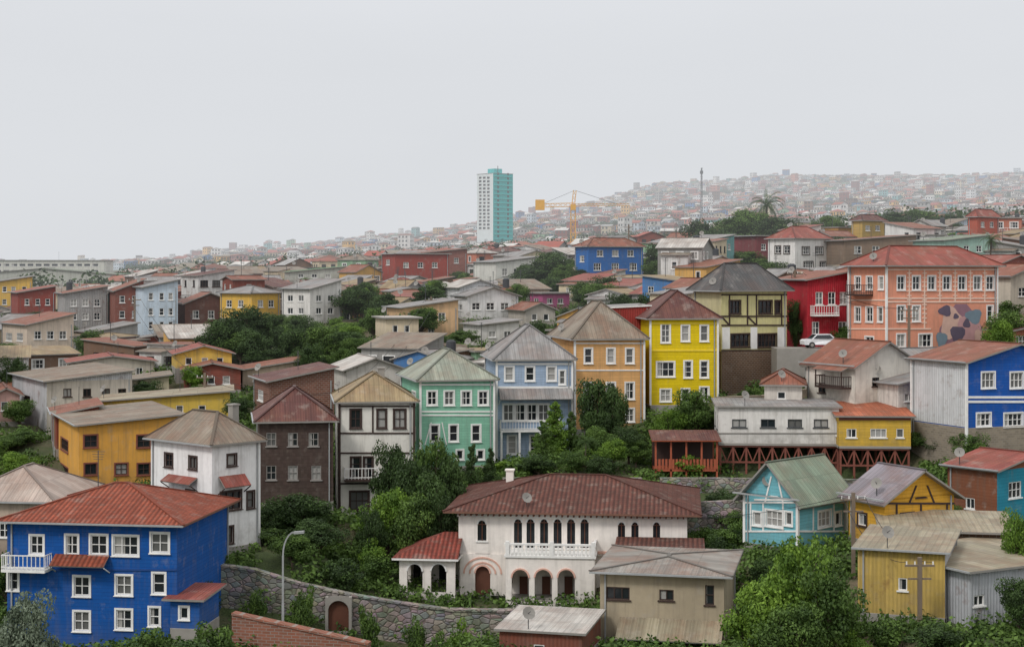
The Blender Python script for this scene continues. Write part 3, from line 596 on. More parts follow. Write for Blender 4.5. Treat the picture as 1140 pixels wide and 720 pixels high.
def crane():
    mb=MB(); Y=plain('crane_yellow',C(226,168,40)); d=560; base=sv(638,292,d); top=sv(638,229,d)
    def lattice(p,q,w,n,t=.16):
        d_=(q-p); a=d_.cross(Vector((0,1,0))).normalized()*w if abs(d_.normalized().y)<.9 else Vector((1,0,0))*w
        b=d_.cross(a).normalized()*w; cs=[(-.5,-.5),(.5,-.5),(.5,.5),(-.5,.5)]
        for x,y in cs: mb.bar(p+a*x+b*y,q+a*x+b*y,t,Y)
        for i in range(n):
            u=p+d_*i/n; v=p+d_*(i+1)/n
            for k in range(4):
                x,y=cs[k];x2,y2=cs[(k+1)%4]; mb.bar(u+a*x+b*y,v+a*x2+b*y2,t*.7,Y)
    lattice(base,top,1.6,9,.22); lattice(top,sv(640,212,d),1.0,3,.18)
    lattice(top+Vector((0,0,.3)),sv(704,226,d)+Vector((0,14,0)),.8,16,.11); lattice(top+Vector((0,0,.3)),sv(598,229,d),1.2,7,.18)
    mb.par(sv(596,234,d)-Vector((0,.8,0)),(3.2,0,0),(0,1.6,0),(0,0,3.6),Y); mb.par(top+Vector((-.9,-1.9,-1.6)),(1.8,0,0),(0,1.6,0),(0,0,2),Y)
    tp=sv(640,212,d); mb.bar(tp,sv(602,228,d),.1,METAL); mb.bar(tp,sv(690,226,d)+Vector((0,11,0)),.1,METAL)
    mb.build('tower_crane')
crane(); BB.append((596,710,210,262,560)); BB.append((900,935,372,389,172)); BB.append((726,800,482,526,146))
# ------------------------------------------------------------- terrain function
PXC=np.array([-3500,-100,0,150,300,450,600,750,900,1050,1200,4500.])
RW={
 5:[2000]*12, 40:[1500]*12, 60:[1150]*12, 85:[850,850,850,840,830,830,830,820,800,790,790,800],
 100:[770,770,770,765,755,750,745,740,735,715,710,720], 108:[735,735,732,728,725,735,735,725,705,680,680,690],
 123:[640,640,640,630,630,660,668,668,625,612,612,620], 142:[575,565,560,555,570,592,560,548,548,540,528,528],
 152:[530,520,520,515,520,530,516,502,490,478,470,470], 165:[480,475,475,475,475,480,474,455,445,420,400,400],
 185:[450,440,440,440,440,425,410,400,385,375,360,350], 210:[415,412,412,412,405,390,378,370,358,345,330,320], 
 250:[382,380,380,380,367,354,347,337,324,307,302,290], 320:[352,350,350,347,337,324,320,307,290,274,270,260],
 420:[331,331,331,329,320,308,298,286,266,258,254,245], 600:[319,319,319,317,311,301,291,283,268,262,258,250],
 900:[311,311,311,308,301,291,279,269,258,252,248,240], 1300:[307,307,306,301,292,278,259,247,242,238,234,225],
 1800:[304,304,303,297,285,269,246,229,222,218,214,205], 2400:[301,301,301,295,279,266,242,208,199,200,193,190],
 2900:[306,306,306,303,292,279,255,222,212,209,203,199], 4000:[306]*12, 16000:[301.5]*12 }
DR=np.array(sorted(RW)); 
ZT=np.array([[ (HY-v)/F*dd for v in RW[dd]] for dd in sorted(RW)])
LD=np.log(DR)
AN=np.array(ANCH)
def g0(x,y):
    x=np.asarray(x,float);y=np.maximum(np.asarray(y,float),5.01); px=np.clip(CX+F*x/y,-3499,4499); ld=np.clip(np.log(y),LD[0],LD[-1]-1e-6)
    i=np.clip(np.searchsorted(LD,ld)-1,0,len(LD)-2); j=np.clip(np.searchsorted(PXC,px)-1,0,len(PXC)-2)
    yy=np.exp(ld); fi=(yy-DR[i])/(DR[i+1]-DR[i]); fj=(px-PXC[j])/(PXC[j+1]-PXC[j]); fj=fj*fj*(3-2*fj)
    return (ZT[i,j]*(1-fj)+ZT[i,j+1]*fj)*(1-fi)+(ZT[i+1,j]*(1-fj)+ZT[i+1,j+1]*fj)*fi
WALLA=[]
def ground(x,y):
    x=np.atleast_1d(np.asarray(x,float));y=np.atleast_1d(np.asarray(y,float)); z=g0(x,y); A=AN if not WALLA else np.vstack([AN,np.array(WALLA)])
    dz=A[:,2]-g0(A[:,0],A[:,1]); out=z.copy()
    for k in range(0,len(x),20000):
        sl=slice(k,k+20000); near=y[sl]<520
        if not near.any(): continue
        xx=x[sl][near];yy=y[sl][near]; r2=(xx[:,None]-A[:,0])**2+(yy[:,None]-A[:,1])**2
        w=np.exp(-r2/(2*2.7**2)); sw=w.sum(1); cor=(w*dz).sum(1)/np.maximum(sw,1e-9)*np.minimum(1,sw*1.3)
        o=out[sl].copy(); o[near]+=cor; out[sl]=o
    bump=.35*np.sin(x*.31+y*.17)*np.sin(y*.23-x*.11)
    return out+bump*np.clip((y-40)/60,0,1)*.6-.1
STN=wallmat(C(164,150,132),'sn',.4); BRK=wallmat(C(156,98,78),'br',.4)
def rwall(name,pts,mat,th=.6,cap=None,fo=2.4):
    mb=MB()
    for (xa,ta,ba,da),(xb,tb,bb,db) in zip(pts,pts[1:]):
        A=sv(xa,ta,da);B=sv(xb,tb,db); a0=Vector((A.x,A.y,zz(ba,da)-2));b0=Vector((B.x,B.y,zz(bb,db)-2)); o=(B-A); nn=Vector((-o.y,o.x,0)).normalized()*th
        if nn.y<0: nn=-nn
        mb.poly([a0,b0,B,A],mat); mb.poly([A,B,B+nn,A+nn],cap or mat); mb.poly([b0+nn,a0+nn,A+nn,B+nn],mat); mb.poly([a0,A,A+nn,a0+nn],mat); mb.poly([b0,b0+nn,B+nn,B],mat)
        if cap: mb.par(A-nn*.15+Vector((0,0,.003)),B-A,nn*1.3,(0,0,.14),cap)
        n=max(2,int(o.length/2.))
        for i in range(n+1):
            p=A.lerp(B,i/n); zb_=a0.z+2+(b0.z-a0.z)*i/n; un=nn.normalized()
            for q in(fo,fo+3): WALLA.append((p.x-un.x*q,p.y-un.y*q,zb_-.5-(q-fo)*.15))
            WALLA.append((p.x+un.x*3.0,p.y+un.y*3.0,p.z-.4))
    return mb.build(name)
rwall('stone_retaining_wall',[(186,622,672,117.5),(285,636,690,117),(330,650,704,117),(395,664,718,117.5),(450,673,728,118),(500,680,732,118.3),(560,681,732,118),(665,681,732,117.5)],STN,cap=STN)
rwall('brick_garden_wall',[(258,684,712,108),(330,700,730,107),(410,718,750,106)],BRK,cap=BRK)
rwall('stone_terrace_wall',[(765,560,584,133),(830,556,580,133)],STN); rwall('stone_terrace_wall',[(735,532,552,141.5),(800,532,552,141.5),(870,533,552,141.5),(1000,534,552,141.5)],STN)
rwall('concrete_retaining_wall',[(405,382,402,196),(470,380,402,196),(520,384,402,196)],wallmat(C(160,142,126),'br',.6))
rwall('concrete_retaining_wall',[(1076,488,508,143.),(1150,482,506,143.)],wallmat(C(150,140,126),'st',.6))
rwall('stone_terrace_wall',[(560,532,558,139),(640,532,558,139.5),(715,532,558,140)],STN)
rwall('concrete_retaining_wall',[(800,442,462,158),(850,440,462,160),(905,432,458,162)],wallmat(C(168,152,134),'st',.6))
rwall('stone_terrace_wall',[(95,548,566,140),(165,552,572,139)],STN)
mb=MB(); f0=Fr(sv(362,700,116.6)[:2],(1,0),(0,-1),2); zb=zz(703,116.6)
archwall(mb,f0,0,1.9,zb-1,zb+2.5,[(.95,1.5,zb,zb+1.5)],CONC,th=.5,fill=DOOR); mb.build('garage_door')
ds=np.concatenate([np.array([6,12,20,30]),np.arange(40,300,1.3),np.geomspace(300,15800,110)])
ps=np.concatenate([np.array([-3400,-2400,-1700,-1200,-900,-700,-550,-430,-330,-250,-190]),np.arange(-150,1291,9),np.array([1330,1390,1470,1570,1700,1850,2050,2400,3000,3800,4400])])
P,Dg=np.meshgrid(ps,ds); X=(P-CX)/F*Dg; Z=ground(X.ravel(),Dg.ravel()); 
def fastmesh(name,verts,faces,mats,midx=None,attr=None,smooth=False,fcol=None):
    verts=np.asarray(verts,np.float32); faces=np.asarray(faces,np.int32); me=bpy.data.meshes.new(name); nf,k=faces.shape
    me.vertices.add(len(verts)); me.vertices.foreach_set('co',verts.ravel()); me.loops.add(nf*k); me.loops.foreach_set('vertex_index',faces.ravel())
    me.polygons.add(nf); me.polygons.foreach_set('loop_start',np.arange(0,nf*k,k,dtype=np.int32))
    try: me.polygons.foreach_set('loop_total',np.full(nf,k,np.int32))
    except Exception: pass
    if midx is not None: me.polygons.foreach_set('material_index',np.asarray(midx,np.int32))
    if smooth: me.polygons.foreach_set('use_smooth',np.ones(nf,bool))
    me.update(calc_edges=True)
    if attr is not None: a=me.attributes.new('shade','FLOAT','FACE'); a.data.foreach_set('value',np.asarray(attr,np.float32))
    for m in mats: me.materials.append(m)
    return me
V=np.stack([X.ravel(),Dg.ravel(),Z],1); nr,ncn=P.shape; ii,jj=np.meshgrid(np.arange(nr-1),np.arange(ncn-1),indexing='ij'); q=(ii*ncn+jj).ravel()
n=N('hillside_ground'); oc,rc,tc=n.ocoord()
f1=n.ramp(n.noise(oc,.12,5),.48,.64); f2=n.ramp(n.noise(oc,1.1,6,.7),.35,.65); c=n.mix(f1,(.06,.085,.024,1),(.16,.12,.075,1)); c=n.mix(n.math('MULTIPLY',f2,.6),c,(.035,.048,.018,1))
n.k(c,n.b.inputs['Base Color']); n.b.inputs['Roughness'].default_value=.95; n.bump(f2,.6,.2)
me=fastmesh('hillside_terrain',V,np.stack([q,q+1,q+ncn+1,q+ncn],1),[n.m],smooth=True); o=bpy.data.objects.new('hillside_terrain',me); sc.collection.objects.link(o)
# ------------------------------------------------------------- procedural hillside houses
PAL=[(C(232,230,226),24),(C(222,206,176),13),(C(196,208,218),9),(C(216,170,96),8),(C(194,120,96),6),(C(124,176,176),5),(C(146,76,62),9),(C(170,168,164),9),(C(126,98,80),6),(C(80,126,178),5),(C(204,200,194),9),(C(196,146,142),3),(C(150,186,150),4)]
PW=[p[1] for p in PAL]; PCN=[p[0] for p in PAL]
RPAL=[R_RU,R_GY,R_GB,R_RD,R_DR,R_LT,R_GY,R_RU,R_OC,R_RU,R_GB]
NSx=[-200,0,150,300,450,600,700,800,900,1000,1140,1400]; NSy=[303,303,300,289,277,264,262,246,244,240,236,234]
def free(x,y,r,k=.8):
    return all((x-a)**2+(y-b)**2>(r+c_*k)**2 for a,b,c_ in FOOT)
def unblocked(x,y,r,ztop,keep=.28):
    px0=CX+(x-r)/y*F; px1=CX+(x+r)/y*F; pt=HY-ztop/y*F
    if y<1000 and pt<np.interp((px0+px1)/2,NSx,NSy): return False
    for a,b,t,bo,d in BB:
        kp=keep if d>180 else min(keep,.1)
        if d>y+1 and px1>a+2 and px0<b-2 and pt<bo-kp*(bo-t): return False
    return True
def autohouse(x,y,zg,H):
    th=math.radians(random.uniform(15,75)); W=random.uniform(4.6,7.6);D=random.uniform(5,8)
    wm=wallmat(random.choices(PCN,PW)[0],random.choice(['st','st','cl','co']),.4); rm=random.choice(RPAL); mb=MB(); frm=random.choice([WH,WH,DKB,METAL])
    def body(x0,y0,W,D,H,kind,rise,rm,wm):
        sub=MB()
        for k,fr in {'L':Fr((0,0),(1,0),(0,-1),W),'R':Fr((W,0),(0,1),(1,0),D),'B':Fr((W,D),(-1,0),(0,1),W),'S':Fr((0,D),(0,-1),(-1,0),D)}.items():
            o=autowin(W if k in'LB' else D,H,random.choice([.8,1.0,1.4]),1.1,random.choice([1.9,2.3,2.8])) if k in'LR' else []
            wall(sub,fr,0,H,o,wm)
            su=random.choice([None,None,WH])
            for q_ in o: window(sub,fr,*q_,frm,su,mull=True)
            sub.poly([fr.p(0,.02,-5),fr.p(fr.L,.02,-5),fr.p(fr.L,.02,.1),fr.p(0,.02,.1)],CONC)
        roof(sub,sub,W,D,H,kind,rise,.35,rm,DIRTY,wm)
        base=len(mb.v)
        mb.v+=[(v[0]+x0,v[1]+y0,v[2]) for v in sub.v]; mb.f+=[tuple(i+base for i in f) for f in sub.f]; mb.uv+=sub.uv; mb.m+=[mb.mi(sub.mats[m]) for m in sub.m]
    body(0,0,W,D,H,random.choice(['gx','gy','shed','shed','shedx','hip','flat']),random.uniform(.5,1.5),rm,wm)
    if random.random()<.6:
        H2=max(2.4,H-random.choice([1.2,2.8])); wm2=wm if random.random()<.5 else wallmat(random.choices(PCN,PW)[0],'co',.45)
        if random.random()<.5: body(W*.15,-2.2,W*.6,2.15,H2,'shed',.3,random.choice(RPAL),wm2)
        else: body(W+.05,D*.2,2.2,D*.6,H2,'flat',.3,random.choice(RPAL),wm2)
    if random.random()<.3: 
        mb.bar((W*.3,D*.5,H),(W*.3,D*.5,H+3.2),.06,METAL)
        for i in range(3): mb.bar((W*.3-.5,D*.5,H+3.1-.2*i),(W*.3+.5,D*.5,H+3.1-.2*i),.04,METAL)
    if random.random()<.15: mb.cyl((W*.7,D*.7,H+.3),.55,1.6,TANK)
    if random.random()<.3: mb.dish((W*.6,.1,H+1.1),DIRTY)
    if H>4.5 and random.random()<.4:
        fr=Fr((0,0),(1,0),(0,-1),W); z=H/2; fr.box(mb,.4,W-.4,.01,1.1,z-.15,z,CONC)
        for zz_ in(.45,.95): fr.box(mb,.4,W-.4,1.04,1.1,z+zz_,z+zz_+.06,frm)
        for i in range(int(W/.5)): fr.box(mb,.4+i*.5,.45+i*.5,1.04,1.09,z,z+.95,frm)
    o=mb.build('hillside_house'); o.rotation_euler=(0,0,-th)
    cx=W/2*math.cos(th)+D/2*math.sin(th); cy=-W/2*math.sin(th)+D/2*math.cos(th); o.location=(x-cx,y-cy,zg)
    FOOT.append((x,y,math.hypot(W,D)/2*.8))
cand=[]
for _ in range(7000):
    d=math.sqrt(random.uniform(160**2,390**2)); px=random.uniform(-90,1230); cand.append(((px-CX)/F*d,d,px))
zc=ground([c[0] for c in cand],[c[1] for c in cand]); cnt=0
TREEZ=[(275,215,50),(410,235,30),(610,300,34),(745,290,34),(830,340,55),(660,240,24),(1060,300,24),(1125,170,25),(480,225,22),(360,200,34),(700,200,40),(90,290,18),(850,280,60),(830,370,60)]
AT=[]
for i,(x,y,px) in enumerate(cand):
    if any(abs(px-a)<w and abs(y-b)<30 for a,b,w in TREEZ): 
        if random.random()<.16: AT.append((x,y,float(zc[i])))
        continue
    if not free(x,y,4.): continue
    H=random.choice([2.8,3,3.2,5.4,5.6,5.8,8.2]); 
    for Hc in (H,3.0,2.5):
        if unblocked(x,y,4.2,float(zc[i])+Hc+1.2): 
            if random.random()<.16: AT.append((x,y,float(zc[i])))
            else: autohouse(x,y,float(zc[i]),Hc); cnt+=1
            break
    else:
        AT.append((x,y,float(zc[i])))
VV=[];FF=[];CO=[]
def addp(pts,c):
    i=len(VV); VV.extend(pts); FF.append(tuple(range(i,i+len(pts)))); CO.append(c)
RC=[C(150,86,70),C(166,164,162),C(140,130,116),C(160,84,70),C(110,108,106),C(206,202,196),C(156,98,78),C(120,78,66)]
grid={}; DT=[]
def okd(x,y,r):
    k=(int(x//14),int(y//14))
    for a in(-1,0,1):
        for b in(-1,0,1):
            for (u,v) in grid.get((k[0]+a,k[1]+b),()):
                if (u-x)**2+(v-y)**2<r*r: return False
    grid.setdefault(k,[]).append((x,y)); return True
cd=[]
for _ in range(105000):
    d=math.sqrt(random.uniform(380**2,2500**2)) if random.random()<.85 else random.uniform(380,1300); cd.append(((random.uniform(-120,1260)-CX)/F*d,d))
cz=ground([c[0] for c in cd],[c[1] for c in cd]); nh=0
for (x,y),z in zip(cd,cz):
    px=CX+F*x/y
    if y<640 and not free(x,y,5): continue
    if px<145 and y>430 and y<1400: continue
    gn=math.sin(x*.013+1.3)*math.sin(y*.011+x*.004)+.6*math.sin(x*.041+y*.03)
    if gn>.6 or random.random()<.14: 
        if random.random()<.3: DT.append((x,y,z))
        continue
    H=random.choice([2.8,3,3.2,5.4,5.6,5.8,8.2])
    if random.random()<.012: H=random.uniform(10,16)
    if y<1000 and not unblocked(x,y,4,float(z)+H+.8): continue
    if not okd(x,y,9.2): continue
    nh+=1; z=float(z)
    th=random.uniform(.2,1.35); W=random.uniform(4.5,9.5);D=random.uniform(5,8.5); c_,s_=math.cos(th),math.sin(th)
    def L(a,b,zz_): a-=W/2;b-=D/2; return (x+a*c_+b*s_,y-a*s_+b*c_,z+zz_)
    wc=random.choices(PCN,PW)[0]; k=random.uniform(.75,1.2); wc=tuple(min(.85,v*k) for v in wc[:3])+(1,); rc_=random.choice(RC)
    P4=[(0,0),(W,0),(W,D),(0,D)]
    for i in range(4):
        a=P4[i];b=P4[(i+1)%4]; addp([L(*a,-5),L(*b,-5),L(*b,H),L(*a,H)],wc)
    kk=random.random(); o=.4
    if kk<.4:
        r=random.uniform(.8,1.8); addp([L(-o,-o,H-.1),L(W+o,-o,H-.1),L(W+o,D/2,H+r),L(-o,D/2,H+r)],rc_); addp([L(W+o,D+o,H-.1),L(-o,D+o,H-.1),L(-o,D/2,H+r),L(W+o,D/2,H+r)],rc_)
        addp([L(W,0,H),L(W,D,H),L(W,D/2,H+r-.05)],wc); addp([L(0,D,H),L(0,0,H),L(0,D/2,H+r-.05)],wc)
    elif kk<.6:
        r=random.uniform(1,2); m=(W/2,D/2); Q=[(-o,-o),(W+o,-o),(W+o,D+o),(-o,D+o)]
        for i in range(4): addp([L(*Q[i],H),L(*Q[(i+1)%4],H),L(*m,H+r)],rc_)
    else:
        r=random.uniform(.1,.8); addp([L(-o,-o,H+.05),L(W+o,-o,H+.05),L(W+o,D+o,H+r+.05),L(-o,D+o,H+r+.05)],rc_)
        addp([L(W,0,H),L(W,D,H),L(W,D,H+r)],wc); addp([L(0,D,H),L(0,0,H),L(0,D,H+r)],wc)
    dkc=random.choice([(.03,.035,.04,1),(.08,.08,.08,1)]); m=max(1,round(H/2.9))
    for j in range(m):
        za=H*(j+.3)/m; zb_=za+1.25
        for i in range(int(W//2.4)):
            t=.8+i*2.4; addp([L(t,-.04,za),L(t+1.1,-.04,za),L(t+1.1,-.04,zb_),L(t,-.04,zb_)],dkc)
        for i in range(int(D//2.4)):
            t=.8+i*2.4; addp([L(W+.04,t,za),L(W+.04,t+1.1,za),L(W+.04,t+1.1,zb_),L(W+.04,t,zb_)],dkc)
n=N('distant_house_paint'); at=n.a('ShaderNodeAttribute'); at.attribute_name='tint'; tc=n.a('ShaderNodeTexCoord'); f=n.ramp(n.noise(tc.outputs['Object'],.6,3),.35,.7,0,.4)
n.k(n.mix(f,at.outputs['Color'],(.1,.09,.08,1)),n.b.inputs['Base Color']); n.b.inputs['Roughness'].default_value=.8
me=bpy.data.meshes.new('distant_hillside_houses'); me.from_pydata(VV,[],FF); a=me.attributes.new('tint','FLOAT_COLOR','FACE'); a.data.foreach_set('color',[v for c in CO for v in c]); me.materials.append(n.m)
o=bpy.data.objects.new('distant_hillside_houses',me); sc.collection.objects.link(o)
# ------------------------------------------------------------- foliage
def leafmat(name,dark,light):
    n=N(name); at=n.a('ShaderNodeAttribute'); at.attribute_name='shade'; oi=n.a('ShaderNodeObjectInfo')
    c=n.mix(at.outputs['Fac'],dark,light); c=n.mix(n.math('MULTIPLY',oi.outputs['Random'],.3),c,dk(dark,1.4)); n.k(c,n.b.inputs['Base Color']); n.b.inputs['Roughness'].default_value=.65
    n.b.inputs['Specular IOR Level'].default_value=.3
    tr=n.a('ShaderNodeBsdfTranslucent'); n.k(c,tr.inputs[0]); mx=n.a('ShaderNodeMixShader'); mx.inputs[0].default_value=.25
    n.k(n.b.outputs[0],mx.inputs[1]); n.k(tr.outputs[0],mx.inputs[2]); n.k(mx.outputs[0],n.n['Material Output'].inputs[0]); return n.m
LM={'dark':leafmat('leaves_dark',(.022,.042,.012,1),(.08,.14,.035,1)),'mid':leafmat('leaves_mid',(.036,.07,.014,1),(.14,.23,.045,1)),
 'bright':leafmat('leaves_bright',(.06,.12,.014,1),(.22,.35,.045,1)),'olive':leafmat('leaves_olive',(.09,.12,.075,1),(.28,.33,.24,1))}
BARK=plain('bark',(.09,.065,.045,1),.9)
def leaves(cen,rad,cnts,size,shade):
    cen=np.asarray(cen,float);rad=np.asarray(rad,float); idx=np.repeat(np.arange(len(cen)),cnts); n_=len(idx)
    d=rng.normal(size=(n_,3)); d/=np.linalg.norm(d,axis=1)[:,None]; r=rng.uniform(.45,1.08,n_)[:,None]**.7
    p=cen[idx]+d*r*rad[idx]; nn=d+rng.normal(size=(n_,3))*.7+np.array([0,0,.4]); nn/=np.linalg.norm(nn,axis=1)[:,None]
    a=np.cross(nn,rng.normal(size=(n_,3))); a/=np.linalg.norm(a,axis=1)[:,None]; b=np.cross(nn,a); s=(np.asarray(size)*np.ones(n_) if np.ndim(size)==0 else np.asarray(size)[idx])*rng.uniform(.6,1.3,n_)
    a*=s[:,None]*.5; b*=s[:,None]*.32
    v=np.stack([p-a,p-b,p+a,p+b],1).reshape(-1,3); f=np.arange(4*n_).reshape(-1,4)
    sh=np.clip(np.asarray(shade)[idx]+rng.normal(size=n_)*.18,0,1); return v,f,sh
def tube(p,q,r0,r1,k=6):
    p=np.array(p,float);q=np.array(q,float);d=q-p; u=np.cross(d,[.3,.2,1.]) if abs(d[0])+abs(d[1])>1e-3 else np.array([1.,0,0]); u/=np.linalg.norm(u); w=np.cross(d,u); w/=np.linalg.norm(w)
    an=np.arange(k)*2*math.pi/k; ring=np.cos(an)[:,None]*u+np.sin(an)[:,None]*w; v=np.vstack([p+ring*r0,q+ring*r1]); f=np.array([[i,(i+1)%k,k+(i+1)%k,k+i] for i in range(k)]); return v,f
TC={}
def treemesh(kind,var,leaf):
    key=(kind,var,leaf)
    if key in TC: return TC[key]
    r=np.random.default_rng({'broad':10,'pine':30,'shrub':50,'palm':70}[kind]+var)
    VS=[];FS=[];MI=[];SH=[];off=0
    def add(v,f,m,s):
        nonlocal off
        VS.append(v);FS.append(f+off);MI.append(np.full(len(f),m));SH.append(s if np.ndim(s) else np.full(len(f),s)); off+=len(v)
    if kind=='broad' or kind=='shrub':
        nC=40 if kind=='broad' else 18; cz_=.57 if kind=='broad' else .4; H2=.40 if kind=='broad' else .42; cen=[];rad=[];sh=[]
        for i in range(nC):
            d=r.normal(size=3); d/=np.linalg.norm(d); q=r.uniform(.4,1.); cc=np.array([0,0,cz_])+d*np.array([.4,.4,H2-.08])*q
            if kind=='broad' and cc[2]<.22: cc[2]=.22+r.uniform(0,.1)
            rr=r.uniform(.08,.17); cen.append(cc);rad.append([rr*1.15,rr*1.15,rr*.8]); sh.append(r.uniform(.05,.95))
            if kind=='broad' and i%2==0:
                m=np.array([cc[0]*.3,cc[1]*.3,cc[2]*.6]); add(*tube([0,0,.16],m,.016,.011),0,0.); add(*tube(m,cc,.011,.003),0,0.)
        if kind=='broad': add(*tube([0,0,-.12],[0.01,0,.3],.032,.02),0,0.)
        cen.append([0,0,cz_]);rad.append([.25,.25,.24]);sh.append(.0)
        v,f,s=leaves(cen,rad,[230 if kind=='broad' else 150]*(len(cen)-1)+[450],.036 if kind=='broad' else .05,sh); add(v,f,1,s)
    elif kind=='pine':
        add(*tube([0,0,-.1],[0,0,.97],.025,.004),0,0.); cen=[];rad=[];sh=[];ct=[]
        for i in range(52):
            z=.08+.9*(i/51)**.9; w=.27*(1-z)**.75+.015; an=r.uniform(0,6.28); q=w*r.uniform(.35,1.05); cc=[q*math.cos(an),q*math.sin(an),z-q*.12]; cen.append(cc); k=.03+.09*(1-z); rad.append([k*1.2,k*1.2,k*.9]); sh.append(r.uniform(.1,.85)); ct.append(int(60+170*(1-z)))
            add(*tube([0,0,z-.02],cc,.007,.002,4),0,0.)
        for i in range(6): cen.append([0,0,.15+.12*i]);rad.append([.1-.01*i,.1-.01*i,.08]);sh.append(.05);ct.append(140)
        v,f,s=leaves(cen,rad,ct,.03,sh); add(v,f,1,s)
    elif kind=='palm':
        for i in range(5): add(*tube([.01*math.sin(i),0,-.1+.17*i],[.01*math.sin(i+1),0,-.1+.17*(i+1)],.035-.002*i,.033-.002*i,7),0,0.)
        for k in range(34):
            an=r.uniform(0,6.28); el=r.uniform(-.5,1.3); L_=r.uniform(.38,.5); p=np.array([0,0,.76]); dr=np.array([math.cos(an)*math.cos(el),math.sin(an)*math.cos(el),math.sin(el)]); side=np.cross(dr,[0,0,1.]); side/=max(np.linalg.norm(side),.01); s_=r.uniform(.2,.9)
            for j in range(8):
                q=p+dr*L_/8; w=.055*(1-abs(j-3)/6)
                for sg in(-1,1):
                    for e in(0,.5):
                        b0=p+(q-p)*e; tip=b0+side*sg*w+dr*.03-np.array([0,0,.03]); add(np.array([b0,b0+dr*.012,tip+dr*.006,tip]),np.array([[0,1,2,3]]),1,s_)
                p=q; dr=dr+np.array([0,0,-.22]); dr/=np.linalg.norm(dr)
    me=fastmesh(kind+'_mesh',np.vstack(VS),np.vstack(FS),[BARK,LM[leaf]],np.concatenate(MI),np.concatenate(SH)); TC[key]=me; return me
NM={'broad':'tree','pine':'conifer_tree','shrub':'shrub','palm':'palm_tree'}
def T(kind,px,ytop,wpx,d,leaf='dark'):
    p=sv(px,ytop,d); zg=float(ground([p.x],[p.y])[0]); Hh=max(p.z-zg,.8); wm=wpx*d/F; me=treemesh(kind,random.randrange(3 if kind!='palm' else 1),leaf)
    nat={'broad':.95,'shrub':1.0,'pine':.62,'palm':.9}[kind]; o=bpy.data.objects.new(NM[kind],me); sc.collection.objects.link(o); 
    top={'broad':.97,'shrub':.92,'pine':1.0,'palm':1.0}[kind]
    sx=wm/nat if kind!='palm' else Hh*.9; o.scale=(sx,sx*random.uniform(.85,1.1),Hh/top); o.location=(p.x,p.y,zg); o.rotation_euler=(0,0,random.uniform(0,6.28)); FOOT.append((p.x,p.y,wm*.25))
